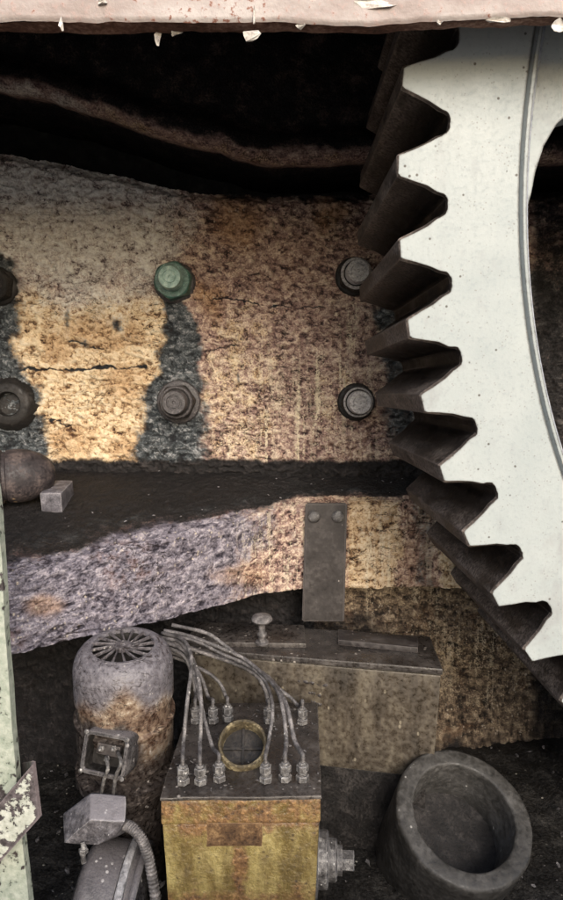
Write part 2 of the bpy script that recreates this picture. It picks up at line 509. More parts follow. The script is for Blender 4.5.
def origin_of(parent):
    v = Vector((0, 0, 0))
    while parent is not None:
        v += parent.location
        parent = parent.parent
    return v


def link(name, me, mats, parent=None, loc=None, smooth=False, auto=None):
    """me is in world coordinates; it becomes local to its parent (or to loc)"""
    base = origin_of(parent) if parent is not None else Vector(loc or (0, 0, 0))
    me.transform(Matrix.Translation(-base))
    for m in (mats if isinstance(mats, (list, tuple)) else [mats]):
        me.materials.append(m)
    o = bpy.data.objects.new(name, me)
    col.objects.link(o)
    if parent is not None:
        o.parent = parent
    else:
        o.location = base
    if smooth or auto:
        me.polygons.foreach_set("use_smooth", [True] * len(me.polygons))
        if auto:
            me.set_sharp_from_angle(angle=R(auto))
    return o


def mesh_of(name, verts, faces, mats_idx=None):
    me = bpy.data.meshes.new(name)
    me.from_pydata([tuple(v) for v in verts], [], faces)
    if mats_idx is not None:
        me.polygons.foreach_set("material_index", mats_idx)
    me.update()
    return me


def from_bm(name, bm, recalc=True):
    if recalc:
        bmesh.ops.recalc_face_normals(bm, faces=bm.faces)
    me = bpy.data.meshes.new(name)
    bm.to_mesh(me)
    bm.free()
    return me


def grid_mesh(name, P, attrs=None, flip=False):
    n, k = P.shape[:2]
    idx = np.arange(n * k).reshape(n, k)
    q = np.stack([idx[:-1, :-1], idx[1:, :-1], idx[1:, 1:], idx[:-1, 1:]], -1).reshape(-1, 4)
    if flip:
        q = q[:, ::-1]
    me = bpy.data.meshes.new(name)
    me.from_pydata(P.reshape(-1, 3).tolist(), [], q.tolist())
    for a, v in (attrs or {}).items():
        at_ = me.attributes.new(a, 'FLOAT', 'POINT')
        at_.data.foreach_set("value", np.broadcast_to(v, (n, k)).astype(np.float32).ravel())
    me.update()
    return me


def lathe_bm(profile, seg=48, cap0=True, cap1=True, mat=None, bm=None, jitter=0.0):
    bm = bm or bmesh.new()
    mat = mat or Matrix.Identity(4)
    rings = []
    for r, z in profile:
        ring = []
        for k in range(seg):
            a = 2 * math.pi * k / seg
            rr = r + (random.uniform(-jitter, jitter) if jitter else 0)
            ring.append(bm.verts.new(mat @ Vector((rr * math.cos(a), rr * math.sin(a), z))))
        rings.append(ring)
    for a, b in zip(rings[:-1], rings[1:]):
        for k in range(seg):
            bm.faces.new((a[k], a[(k + 1) % seg], b[(k + 1) % seg], b[k]))
    if cap0:
        bm.faces.new(rings[0][::-1])
    if cap1:
        bm.faces.new(rings[-1])
    return bm


def loop_lathe_bm(profile, seg=64, mat=None):
    """closed profile (a ring-shaped solid)"""
    bm = bmesh.new()
    mat = mat or Matrix.Identity(4)
    rings = []
    for r, z in profile:
        rings.append([bm.verts.new(mat @ Vector((r * math.cos(2 * math.pi * k / seg), r * math.sin(2 * math.pi * k / seg), z)))
                      for k in range(seg)])
    for a, b in zip(rings, rings[1:] + rings[:1]):
        for k in range(seg):
            bm.faces.new((a[k], a[(k + 1) % seg], b[(k + 1) % seg], b[k]))
    return bm


def frame(loc, zdir, xhint=(1, 0, 0)):
    z = Vector(zdir).normalized()
    x = Vector(xhint)
    x = (x - z * x.dot(z)).normalized()
    y = z.cross(x)
    m = Matrix((x, y, z)).transposed().to_4x4()
    m.translation = Vector(loc)
    return m


def hull_bm(pts, bevel=0.0, seg=2):
    bm = bmesh.new()
    for p in pts:
        bm.verts.new(p)
    bmesh.ops.convex_hull(bm, input=bm.verts)
    bmesh.ops.dissolve_limit(bm, angle_limit=R(3), verts=bm.verts, edges=bm.edges)
    if bevel:
        bmesh.ops.bevel(bm, geom=bm.edges[:], offset=bevel, segments=seg, profile=0.6, affect='EDGES', clamp_overlap=True)
    return bm


def box_pts(x0, x1, y0, y1, z0, z1):
    return [(x, y, z) for x in (x0, x1) for y in (y0, y1) for z in (z0, z1)]


def rough_up(bm, amp, scale, cuts=0, seed=0):
    if cuts:
        bmesh.ops.subdivide_edges(bm, edges=bm.edges[:], cuts=cuts, use_grid_fill=True)
    for v in bm.verts:
        p = np.array(v.co) * scale
        d = [float(fbm(np.array(p[i] + 7.1 * i), np.array(p[(i + 1) % 3] + p[(i + 2) % 3] * 0.7), seed + i)) - 0.5 for i in range(3)]
        v.co += Vector(d) * amp * 2
    return bm


def spline(pts, n=10):
    pts = [Vector(p) for p in pts]
    P = [pts[0] * 2 - pts[1]] + pts + [pts[-1] * 2 - pts[-2]]
    out = []
    for i in range(1, len(P) - 2):
        for k in range(n):
            t = k / n
            a, b, c, d = P[i - 1], P[i], P[i + 1], P[i + 2]
            out.append(0.5 * (2 * b + (c - a) * t + (2 * a - 5 * b + 4 * c - d) * t * t + (3 * b - a - 3 * c + d) * t ** 3))
    out.append(pts[-1])
    return out


def tube_bm(path, radius, seg=12, bm=None):
    bm = bm or bmesh.new()
    rings = []
    up = Vector((0.3, 1, 0.2)).normalized()
    for i, p in enumerate(path):
        t = (path[min(i + 1, len(path) - 1)] - path[max(i - 1, 0)]).normalized()
        x = (up - t * up.dot(t)).normalized()
        y = t.cross(x)
        up = x
        r = radius(i) if callable(radius) else radius
        rings.append([bm.verts.new(p + (x * math.cos(2 * math.pi * k / seg) + y * math.sin(2 * math.pi * k / seg)) * r) for k in range(seg)])
    for a, b in zip(rings[:-1], rings[1:]):
        for k in range(seg):
            bm.faces.new((a[k], a[(k + 1) % seg], b[(k + 1) % seg], b[k]))
    bm.faces.new(rings[0][::-1])
    bm.faces.new(rings[-1])
    return bm


def wrinkle(x, z, seed):
    """old paint lifted into small scales: plateaus with ragged lower edges; returns metres of relief and a 0..1 height"""
    wx_ = x + 0.012 * (fbm(x * 40, z * 40, seed + 1, 3) - 0.5)
    wz_ = z + 0.012 * (fbm(x * 40, z * 40, seed + 2, 3) - 0.5)
    a = fbm(wx_ * 70, wz_ * 105, seed + 3, 3)
    b = fbm(wx_ * 150, wz_ * 190, seed + 4, 2)
    r1 = np.abs(fbm(wx_ * 34, wz_ * 62, seed + 6, 3) - 0.5) * 2       # thin folds, longer sideways
    r2 = np.abs(fbm(wx_ * 75, wz_ * 105, seed + 7, 2) - 0.5) * 2
    big_ = fbm(x * 9, z * 9, seed + 5, 2)
    fold = sst(0.0, 0.11, r1) * (0.45 + 0.55 * sst(0.0, 0.16, r2))
    pa = fold * (0.55 + 0.45 * sst(0.28, 0.55, a))
    b = fbm(wx_ * 95, wz_ * 135, seed + 4, 3)
    hh = np.clip(0.46 * pa + 1.0 * (b - 0.5) + 0.30, 0, 1)
    return 0.0040 * pa * (0.5 + big_) + 0.0085 * sst(0.25, 0.75, b), hh


ZERO = dict(h=0.5, olive=0, cream=0, lilac=0, pale=0, rust=0, drip=0, grease=0, black=0)

# ================================================================== THE SETTING
FLOOR_Z = -0.95
bm = bmesh.new()
GZ0, PX0, PX1, PY0, PY1 = -0.66, -1.30, 3.20, 0.56, 1.95  # ground height and unseen pit edge shaped to keep low light off the machinery
ox = [(-40, -60), (40, -60), (40, 40), (-40, 40)]
ix = [(PX0, PY0), (PX1, PY0), (PX1, PY1), (PX0, PY1)]
vo = [bm.verts.new((x, y, GZ0)) for x, y in ox]
vi = [bm.verts.new((x, y, GZ0)) for x, y in ix]
vb = [bm.verts.new((x, y, -1.4)) for x, y in ix]
for q in range(4):
    bm.faces.new((vo[q], vo[(q + 1) % 4], vi[(q + 1) % 4], vi[q]))
    bm.faces.new((vi[q], vi[(q + 1) % 4], vb[(q + 1) % 4], vb[q]))
bm.faces.new(vb)
g = link("ground", from_bm("ground", bm), MC['ground'])
g['kind'] = 'structure'

xs, ys = np.linspace(-1.28, 0.82, 150), np.linspace(0.58, 1.64, 80)
X, Y = np.meshgrid(xs, ys, indexing='ij')
Z = FLOOR_Z + 0.030 * (fbm(X * 9, Y * 9, 3) - 0.5) + 0.012 * (fbm(X * 40, Y * 40, 5) - 0.5)
Z = Z + 0.06 * sst(0.20, 0.72, X) * sst(1.25, 1.62, Y)
bmf = grid_mesh("pit_floor", np.stack([X, Y, Z], -1))
fl = link("pit_floor", bmf, MC['floor'], smooth=True)
fl['kind'] = 'structure'
me = from_bm("pit_plinth", hull_bm(box_pts(-1.28, 0.82, 0.62, 1.60, -1.39, FLOOR_Z - 0.03)))
pk = link("pit_base", me, MC['floor'])
pk['kind'] = 'structure'

# ================================================================== BACK WALL of the machine
WALL_Y = 1.62
xs = np.concatenate([np.linspace(-1.3, -0.75, 25)[:-1], np.linspace(-0.75, 0.75, 640), np.linspace(0.75, 3.2, 60)[1:]])
tv = np.concatenate([np.linspace(0, 0.40, 310), np.linspace(0.40, 0.72, 130)[1:], np.linspace(0.72, 1, 40)[1:]])
topz = np.array([at(281, pl(to_px((x, WALL_Y, 0.4))[0], [(-80, 150), (0, 152), (90, 168), (170, 186), (215, 192), (300, 193), (400, 190), (600, 195)]), WALL_Y).z for x in xs])
topz += 0.016 * (fbm(xs * 14, xs * 0 + 3, 11) - 0.5)
Zb = FLOOR_Z - 0.30
X = np.repeat(xs[:, None], len(tv), 1)
Z = topz[:, None] + (Zb - topz[:, None]) * tv[None, :]
Yw = WALL_Y + 0 * X
Yw = Yw + 0.012 * (fbm(X * 5, Z * 5, 2) - 0.5) 
wd, wh = wrinkle(X, Z, 200)
Yw = Yw - wd
Yw = Yw + 0.03 * sst(0.03, 0.0, topz[:, None] - Z)          # rounded top edge
PX, PY = to_px(np.stack([X, Yw, Z], -1))
nz = fbm(PX / 38, PY / 38, 21) - 0.5
nf = fbm(PX / 11, PY / 11, 23) - 0.5
wx, wy = PX + nz * 40 + nf * 10, PY + nz * 30 + nf * 8
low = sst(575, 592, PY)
cream = 0.95 * sst(225, 140, wx) * sst(240, 340, wy) * sst(-10, 20, wx)
cream = np.maximum(cream, 0.40 * sst(60, 10, np.hypot(wx - 335, (wy - 400) * .8)) * 1.0)
cream = np.maximum(cream, 0.45 * sst(190, 210, wx) * sst(330, 250, wx) * sst(230, 330, wy))
pale = 0.78 * sst(1.35, 0.3, np.hypot((wx - 80) / 140, (wy - 215) / 120))  # lens flare glow painted into the wall colour at upper left
grease = np.zeros_like(X)  # grease, with some painted shade in the same mask
hw = pl(PY, [(296, 5), (312, 12), (335, 17), (370, 20), (400, 30), (440, 33), (470, 36)])
cxs = pl(PY, [(296, 172), (330, 180), (370, 180), (400, 174), (440, 172), (470, 172)])
grease = np.maximum(grease, sst(1.55, 0.55, np.abs(PX + nf * 16 + nz * 10 - cxs) / hw) * sst(292, 304, PY) * sst(480, 465, PY))
lb = pl(PY, [(240, -6), (265, 14), (300, 20), (330, 16), (360, 18), (390, 36), (420, 40), (445, 45), (470, 48)])
grease = np.maximum(grease, sst(16, -14, PX + nf * 20 - lb) * sst(240, 262, PY))
grease = np.maximum(grease, 0.75 * sst(372, 392, wx) * sst(230, 290, wy) * sst(470, 420, wy))  # gear's shadow painted on the wall beside the teeth
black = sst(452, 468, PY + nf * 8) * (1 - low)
black = np.maximum(black, 0.8 * sst(212, 190, PY + nf * 14 + nz * 10) * sst(195, 230, PX))  # top right blackened: shade under the panel painted in
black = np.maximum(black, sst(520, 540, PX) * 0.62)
black = np.maximum(black, low * np.maximum(sst(330, 300, PX + nz * 30), sst(700, 770, PY + nz * 60) * .9))  # deep shade below the ledge painted black on the wall
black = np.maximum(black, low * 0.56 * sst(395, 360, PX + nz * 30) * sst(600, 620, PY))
olive = low
drip = 0.38 * sst(185, 240, PX) * sst(300, 380, PY + nz * 60) * (1 - low)
for dx, y0, y1, ww in [(352, 292, 352, 5), (356, 418, 470, 5), (343, 330, 420, 3), (320, 350, 470, 8), (300, 380, 470, 6),
                       (262, 410, 470, 10), (228, 430, 470, 12), (380, 300, 360, 3), (337, 300, 330, 3)]:
    drip = np.maximum(drip, sst(1.5, 0.4, np.abs(PX + nf * 8 - dx) / ww) * sst(y0 - 6, y0 + 10, PY) * sst(y1 + 6, y1 - 10, PY))
drip = np.maximum(drip, low * sst(395, 430, PX + nz * 40) * 0.55 * sst(720, 690, PY) * sst(-.15, .2, nz))
drip = np.maximum(drip, low * 0.8 * sst(6, 2, np.abs(PX - 371)) * sst(640, 600, PY))
rust = np.zeros_like(X)
for rx, ry, rr in [(130, 385, 30), (75, 445, 32), (128, 450, 26), (90, 330, 26), (60, 352, 22), (110, 340, 16), (130, 330, 14), (210, 300, 22), (240, 220, 34), (330, 215, 26)]:
    rust = np.maximum(rust, 0.75 * sst(1.3, 0.3, np.hypot(wx - rx, wy - ry) / rr))
# small ragged dark marks on the wall
for rx, ry, a, b in [(67, 319, 3, 13), (115, 323, 8, 8), (84, 343, 6, 5), (238, 377, 3, 6)]:
    grease = np.maximum(grease, 0.62 * sst(1.6, 0.2, np.hypot((PX + nf * 14 - rx) / a, (PY + nf * 14 - ry) / b)))
# long cracks in the paint
for c0_, c1_, cy_, sl, wd_ in [(8, 158, 374, -0.04, 1.5), (60, 120, 345, 0.05, 1.1), (196, 250, 352, -0.25, 1.1), (30, 80, 420, 0.12, 1.0), (205, 330, 300, 0.05, 0.9)]:
    ln = np.abs(PY + nf * 14 + nz * 16 - cy_ - sl * (PX - c0_))
    ck = sst(wd_ * 1.3, wd_ * 0.2, ln) * sst(-0.28, 0.05, nf) * sst(c0_, c0_ + 12, PX) * sst(c1_, c1_ - 12, PX)
    grease = np.maximum(grease, 0.95 * ck)
    wh = wh * (1 - 0.8 * ck)
    Yw = Yw + 0.004 * ck
wall_at = dict(ZERO, h=wh, olive=olive, cream=cream * (1 - low), pale=pale * (1 - low), rust=rust, drip=drip, grease=grease * (1 - low), black=black)  # grease includes the gear's painted shadow
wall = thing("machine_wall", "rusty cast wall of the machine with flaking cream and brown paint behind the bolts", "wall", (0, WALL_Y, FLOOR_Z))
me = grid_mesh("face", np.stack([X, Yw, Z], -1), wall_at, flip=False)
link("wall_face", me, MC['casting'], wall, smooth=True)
# shelf on top of the wall and the dark niche behind it
sh = np.stack([np.repeat(xs[:, None], 12, 1), np.linspace(0, 1, 12)[None, :] * 0.30 + Yw[:, :1], np.repeat(topz[:, None], 12, 1)], -1)
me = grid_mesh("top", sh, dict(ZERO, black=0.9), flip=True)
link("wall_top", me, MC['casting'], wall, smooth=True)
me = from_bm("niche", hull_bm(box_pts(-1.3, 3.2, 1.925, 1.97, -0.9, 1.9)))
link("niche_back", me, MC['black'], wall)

# ================================================================== UPPER CASTING with its curved lip
lip_line = [(-200, 66), (-60, 72), (0, 87), (50, 97), (100, 113), (150, 130), (200, 143), (250, 157), (300, 161), (370, 158), (430, 158), (700, 158)]
xs = np.linspace(-1.25, 0.9, 330)
tv = np.concatenate([np.linspace(0, 1, 90) ** 1.0 * 0.35, np.linspace(0.36, 1, 30)])
lipz = np.array([at(281, pl(to_px((x, 1.5, 0.5))[0], lip_line), 1.50).z for x in xs])
lipz += 0.012 * (fbm(xs * 16, xs * 0, 31) - 0.5)
TOPZ = 1.9
X = np.repeat(xs[:, None], len(tv), 1)
# profile: underside goes back, nose, then the face leans back as it rises
prof_s = tv[None, :]
Zf = lipz[:, None] + (TOPZ - lipz[:, None]) * prof_s
dz = Zf - lipz[:, None]
Yf = 1.50 + 0.05 * sst(0.03, 0.10, dz) + 0.022 * (np.clip(1 - dz / 0.018, 0, 1)) ** 2
Yf = Yf + 0.018 * (fbm(X * 8, Zf * 8, 41) - 0.5) + 0.010 * (fbm(X * 40, Zf * 40, 44) - 0.5)
Pf = np.stack([X, Yf, Zf], -1)
und = np.stack([np.repeat(xs[:, None], 10, 1), np.linspace(1.90, 0, 10)[None, :] * 0 + np.linspace(0.40, 0.0, 10)[None, :] + Yf[:, :1], np.repeat(lipz[:, None], 10, 1) + np.linspace(0.05, 0, 10)[None, :]], -1)[:, :-1]
P = np.concatenate([und, Pf], 1)
PX, PY = to_px(P)
lipd = P[..., 2] - lipz[:, None]
nf = fbm(P[..., 0] * 30, P[..., 2] * 30, 46) - 0.5
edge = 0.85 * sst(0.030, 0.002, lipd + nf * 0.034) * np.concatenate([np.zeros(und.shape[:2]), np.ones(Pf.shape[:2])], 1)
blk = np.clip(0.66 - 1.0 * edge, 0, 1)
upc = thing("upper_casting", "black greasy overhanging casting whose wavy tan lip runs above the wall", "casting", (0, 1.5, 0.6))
me = grid_mesh("lip", P, dict(ZERO, black=blk, rust=0.25 * edge, cream=edge * .45, pale=edge * sst(150, 60, PX) * .6), flip=True)  # left end of the lip paled by the same painted flare glow
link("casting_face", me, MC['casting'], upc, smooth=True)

# ================================================================== LEDGE (cast beam that comes forward on the left)
#        px     ytop  ybot   Yfront
LEDGE = [(-330, 590, 672, 1.10), (-120, 590, 672, 1.10), (-30, 588, 664, 1.105), (0, 577, 655, 1.135), (70, 560, 640, 1.205), (140, 542, 625, 1.285),
         (210, 524, 607, 1.39), (270, 509, 592, 1.50), (300, 503, 586, 1.53), (350, 501, 585, 1.533), (460, 500, 586, 1.533), (640, 500, 586, 1.533)]
zb0 = at(300, 586, 1.53).z
xw = [at(p[0], p[2], p[3]).x for p in LEDGE]
zt = [at(p[0], p[1], p[3]).z for p in LEDGE]
yf = [p[3] for p in LEDGE]
xs = np.linspace(xw[0], 0.52, 720)
front = np.interp(xs, xw, yf)
ztop = np.interp(xs, xw, zt)
ker = np.ones(25) / 25
front = np.convolve(np.pad(front, 12, mode='edge'), ker, 'valid')
ztop = np.convolve(np.pad(ztop, 12, mode='edge'), ker, 'valid')
zback = np.array([at(281, 470, WALL_Y).z] * len(xs))
prof = []   # (y, z) per station, along the section
NT, NR, NF, NB = 100, 16, 66, 10
rad = 0.022
for i in range(len(xs)):
    y0, z0, y1, z1, zb = WALL_Y + 0.02, zback[i], front[i], ztop[i], zb0 - 0.004
    t = np.linspace(0, 1, NT)
    top = np.stack([y0 + (y1 + rad - y0) * t, z0 + (z1 - z0) * (t ** 1.25)], -1)
    a = np.linspace(0, 1, NR)[1:]
    rnd = np.stack([y1 + rad * (1 - np.sin(a * math.pi / 2)), z1 - rad * (1 - np.cos(a * math.pi / 2))], -1)
    t = np.linspace(0, 1, NF)[1:]
    fr = np.stack([np.full(NF - 1, y1), (z1 - rad) + (zb - z1 + rad) * t], -1)
    t = np.linspace(0, 1, NB)[1:]
    bo = np.stack([y1 + 0.004 + (WALL_Y + 0.02 - y1) * t, np.full(NB - 1, zb - 0.003)], -1)
    prof.append(np.concatenate([top, rnd, fr, bo]))
prof = np.array(prof)
P = np.stack([np.repeat(xs[:, None], prof.shape[1], 1), prof[..., 0], prof[..., 1]], -1)
X = P[..., 0]
S = np.arange(prof.shape[1])[None, :] * 0.0024
dsp = 0.010 * (fbm(X * 10, S * 16 + P[..., 2] * 3, 51) - 0.5) 
wd, wh = wrinkle(X, S, 300)
topi = (np.arange(prof.shape[1])[None, :] < NT - 6)
dsp = dsp - np.where(topi, 0.25, 0.5) * wd
wh = np.where(topi, 0.45 + 0.25 * (wh - 0.5), wh)
isf = np.zeros(prof.shape[1]); isf[NT:NT + NR + NF - 2] = 1
P[..., 1] += dsp * isf[None, :]
P[..., 2] -= dsp * (1 - isf)[None, :]
P[..., 2] += 0.010 * (fbm(X * 22, X * 0 + 1, 58) - 0.5) * (np.arange(prof.shape[1])[None, :] >= NT + NR + NF - 8)
PX, PY = to_px(P)
k = np.arange(prof.shape[1])[None, :] + 0 * X
nz = fbm(PX / 38, PY / 30, 61) - 0.5
nf = fbm(PX / 10, PY / 10, 63) - 0.5
topmask = sst(NT + 10, NT - 34, k + nz * 40 + nf * 10)
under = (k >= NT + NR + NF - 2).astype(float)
frm = 1 - topmask
lilac = frm * np.maximum(sst(330, 190, PX + nz * 90) * 0.95, 0.30)  # dusty lilac with the sky's reflection painted into the left front
cream = frm * np.maximum(0.30 * sst(200, 260, PX) * sst(300, 270, PX), 0.66 * sst(342, 352, PX) * sst(408, 395, PX + nz * 20))
cream = np.maximum(cream, frm * 0.75 * sst(432, 446, PX + nf * 10))
drip = frm * 0.65 * np.maximum(sst(350, 362, PX) * sst(412, 398, PX), sst(425, 440, PX)) * sst(-.3, .2, nz)
drip = np.maximum(drip, frm * 0.45 * sst(225, 260, PX))
rust = frm * (0.45 * sst(290, 330, PX) * sst(480, 420, PX) + 0.6 * sst(1.2, .3, np.hypot((PX - 45) / 28, (PY - 605) / 16)) + 0.5 * sst(1.2, .3, np.hypot((PX - 240) / 40, (PY - 575) / 16)))
black = np.maximum(np.maximum(sst(NT - 2, NT - 46, k + nz * 30), 0.62 * sst(NT + 4, NT - 12, k + nz * 20)), under)  # shade at the back of the top painted over the grime
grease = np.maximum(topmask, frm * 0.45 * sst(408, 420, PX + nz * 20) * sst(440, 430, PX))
ledge = thing("cast_ledge", "thick cast iron ledge with a greasy black top and pitted lilac grey to brown front", "ledge", (-0.1, 1.5, zb0))
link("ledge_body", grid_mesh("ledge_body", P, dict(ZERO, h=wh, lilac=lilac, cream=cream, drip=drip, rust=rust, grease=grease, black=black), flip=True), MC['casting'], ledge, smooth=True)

# loose crumbs lying on the ledge top and on the pit floor: nobody could count them


def crumbs(name, pts, seed):
    rnd = random.Random(seed)
    bm = bmesh.new()
    for p, s in pts:
        m = Matrix.Translation(p) @ Euler((rnd.uniform(-.5, .5), rnd.uniform(-.5, .5), rnd.uniform(0, 6.3))).to_matrix().to_4x4()
        vs = []
        n = rnd.choice((4, 5, 6))
        for lvl in (0, 1):
            for q in range(n):
                a = 2 * math.pi * q / n
                rr = s * rnd.uniform(0.5, 1.2)
                vs.append(bm.verts.new(m @ Vector((rr * math.cos(a), rr * 0.55 * math.sin(a), lvl * s * 0.35))))
        bm.faces.new(vs[:n][::-1])
        bm.faces.new(vs[n:])
        for q in range(n):
            bm.faces.new((vs[q], vs[(q + 1) % n], vs[n + (q + 1) % n], vs[n + q]))
    return from_bm(name, bm)


rr = random.Random(3)
pts = []
topz_grid = P[:, :NT]
for _ in range(60):
    i, j = rr.randrange(0, 690), rr.randrange(8, NT - 4)
    pts.append((Vector(topz_grid[i, j]) + Vector((0, 0, 0.002)), rr.choice((0.0015, 0.002, 0.002, 0.003, 0.004))))
o = link("ledge_crumbs", crumbs("ledge_crumbs", pts, 4), MC['greybar'], None, (0, 1.4, zb0))
o['kind'] = 'stuff'
tag(o, "pale crumbs of paint and dirt scattered on the greasy ledge top", "crumbs")

# ================================================================== CASING: front panel above the opening, added unseen roof and ends
panel = thing("casing_panel", "pale pinkish painted casing panel across the top with a rusty flaking bottom lip", "panel", (0, 0.86, 0.5))
xs = np.linspace(-1.6, 3.3, 700)
pxs = np.array([to_px((x, 0.862, 0.49))[0] for x in xs])
ye = pl(pxs, [(-400, 24), (0, 23), (60, 22), (140, 22), (220, 21), (290, 22), (330, 24.5), (370, 25), (430, 20), (500, 16), (563, 14), (900, 14)])
ze = np.array([at(281, y, 0.862).z for y in ye]) + 0.0035 * (fbm(xs * 50, xs * 0, 71) - 0.5)
yl = pl(pxs, [(-400, 34), (0, 33), (90, 34), (150, 33), (240, 32), (300, 31), (360, 33), (430, 28), (500, 25), (563, 23), (900, 23)])
zl = np.array([at(281, y, 0.885).z for y in yl]) + 0.005 * (fbm(xs * 38, xs * 0 + 2, 73) - 0.5)
zs = np.concatenate([np.linspace(0, 0.06, 30), np.linspace(0.07, 1.42, 20)])
Zp = ze[:, None] + zs[None, :]
Yp = 0.862 - 0.1 * zs[None, :] + 0.004 * (fbm(xs[:, None] * 9 + 0 * zs, zs[None, :] * 20, 75) - 0.5) + 0.003 * (np.clip(1 - zs / .004, 0, 1))[None, :]
link("panel_sheet", grid_mesh("panel_sheet", np.stack([np.repeat(xs[:, None], len(zs), 1), Yp, Zp], -1), flip=True), MC['panel'], panel, smooth=True)
# the thick lip below: front bead, underside, and back
t = np.linspace(0, 1, 10)
lipP = np.stack([np.repeat(xs[:, None], 10, 1), (0.8635 + 0.022 * t)[None, :] + 0.003 * (fbm(xs[:, None] * 60 + 0 * t, t[None, :] * 4, 77) - 0.5),
                 ze[:, None] - 0.001 + (zl - ze)[:, None] * t[None, :]], -1)
bk = np.stack([np.repeat(xs[:, None], 3, 1), np.repeat(np.array([[0.889, 0.91, 0.93]]), len(xs), 0) - 0.1 * np.array([[0, .1, .3]]), zl[:, None] + np.array([[0.004, 0.1, 0.3]])], -1)
link("panel_lip", grid_mesh("panel_lip", np.concatenate([lipP, bk], 1), flip=False), MC['panellip'], panel, smooth=True)


def flake(px, py, Y, wpx, hpx, seed):
    rnd = random.Random(seed)
    c = at(px, py, Y)
    s = Y / FPX
    bm = bmesh.new()
    n = 9
    f, b = [], []
    for q in range(n):
        a = 2 * math.pi * q / n
        k_ = rnd.uniform(0.6, 1.15)
        x, z = wpx / 2 * s * math.cos(a) * k_, hpx / 2 * s * math.sin(a) * k_
        yy = -0.003 * math.cos(a * 2 + seed)
        f.append(bm.verts.new(c + Vector((x, yy, z))))
        b.append(bm.verts.new(c + Vector((x, yy + 0.0012, z))))
    bm.faces.new(f[::-1])
    bm.faces.new(b)
    for q in range(n):
        bm.faces.new((f[q], f[(q + 1) % n], b[(q + 1) % n], b[q]))
    return from_bm("paint_flake", bm)


for i, a in enumerate([(251, 35, 0.8605, 18, 12), (158, 38, 0.884, 8, 14), (375, 4, 0.859, 40, 11), (500, 20.5, 0.86, 30, 6), (558, 25, 0.862, 16, 14),
                       (61, 24, 0.859, 4, 14), (300, 26, 0.866, 10, 5), (440, 22, 0.864, 8, 5), (176, 33, 0.882, 14, 5), (102, 2, 0.858, 12, 5), (254, 16, 0.859, 2.5, 20)]):
    link("paint_flake", flake(*a, i), MC['chip'], panel)

casing = thing("added_casing", "added dark grey sheets over roof and sides, unseen, keeping sky light out", "casing", (0.9, 1.4, 1.9))  # unseen casing, added to block sky light from above and the sides
for nm, b in (("added_roof", (-1.35, 3.25, 0.70, 1.92, 1.905, 1.93)), ("added_side", (-1.345, -1.31, 0.90, 1.92, -1.38, 1.90)), ("added_side", (3.21, 3.245, 0.95, 1.92, -1.38, 1.90))):
    link(nm, from_bm(nm, hull_bm(box_pts(*b))), MC['casing'], casing)

# ================================================================== GEAR WHEEL
GX, GZ, RT, RR_, NT_ = 1.5563, 0.3448, 1.3829, 1.3123, 76
DTH = 2 * math.pi / NT_
PH = 0.0631
FW = 0.45


def GP(Rr, th, depth=0.0):
    z = GZ + Rr * math.sin(th)
    return Vector((GX - Rr * math.cos(th), 1.0 - 0.0998 * z + depth, z))


gear = thing("gear_wheel", "huge pale mint white gear wheel with dark greasy teeth at the right", "gear wheel", (GX, 1.25, GZ))
R_JOIN = RR_ - 0.014
h = DTH / 2
half = [(-h, RR_), (-h + .0042, RR_), (-h + .0066, RR_ + .0008), (-h + .0086, RR_ + .0030), (-h + .0101, RR_ + .0066), (-h + .0113, RR_ + .0112), (-h + .0125, RR_ + .0160),
        (-0.0224, RR_ + .030), (-0.0165, RR_ + .050), (-0.0118, RT - .0035), (-0.0106, RT - .0008), (-0.0095, RT)]
tprof = half + [(-a, r) for a, r in half[::-1]]
DEPS = [0.0, 0.004, 0.05, 0.11, 0.18, 0.25, 0.32, 0.39, FW]
for kt in range(NT_):
    th0 = PH - kt * DTH
    rnd = random.Random(kt)
    verts, faces, mi = [], [], []
    n = len(tprof)
    # front face slightly inside its edge (a worn, broken edge), then back along the flank
    fr = []
    for a, r in tprof:
        lim = abs(a) < h - 1e-6
        e = 0.0016 + 0.0012 * rnd.random()
        aa = a - math.copysign(e / r, a) if lim and abs(a) < h - .007 else a
        rr2 = r - e
        fr.append(GP(rr2, th0 + aa, 0.0))
    verts += fr
    base0 = len(verts)
    verts += [GP(R_JOIN, th0 - h + 2 * h * q / 5, 0) for q in range(6)]
    faces.append(list(range(n)) + [base0 + 5 - q for q in range(6)])
    mi.append(0)
    rows = []
    tipw = []
    for d in DEPS[1:]:
        rows.append(len(verts))
        for a, r in tprof:
            j = 0.0012 * (rnd.random() - .5)
            verts.append(GP(r + j, th0 + a, d))
    prev = 0
    for ri in rows:
        for q in range(n - 1):
            faces.append([prev + q, ri + q, ri + q + 1, prev + q + 1])
            mi.append(1)
        prev = ri
    # back face
    bb = len(verts)
    verts += [GP(R_JOIN, th0 - h, FW), GP(R_JOIN, th0 + h, FW)]
    faces.append([bb, bb + 1] + list(range(rows[-1] + n - 1, rows[-1] - 1, -1)))
    mi.append(1)
    me = mesh_of("tooth", verts, faces, mi)
    tipa = []
    for v in range(len(verts)):
        q = (v if v < n else (v - base0 - 6) % n)
        tipa.append(max(0.0, min(1.0, (tprof[q][1] - RR_ - 0.028) / 0.038)) if not base0 <= v < base0 + 6 else 0)
    at_ = me.attributes.new("tip", 'FLOAT', 'POINT')
    at_.data.foreach_set("value", tipa[:len(verts)])
    o = link("tooth", me, [MC['gearface'], MC['tooth']], gear, auto=25)

SEG = 380


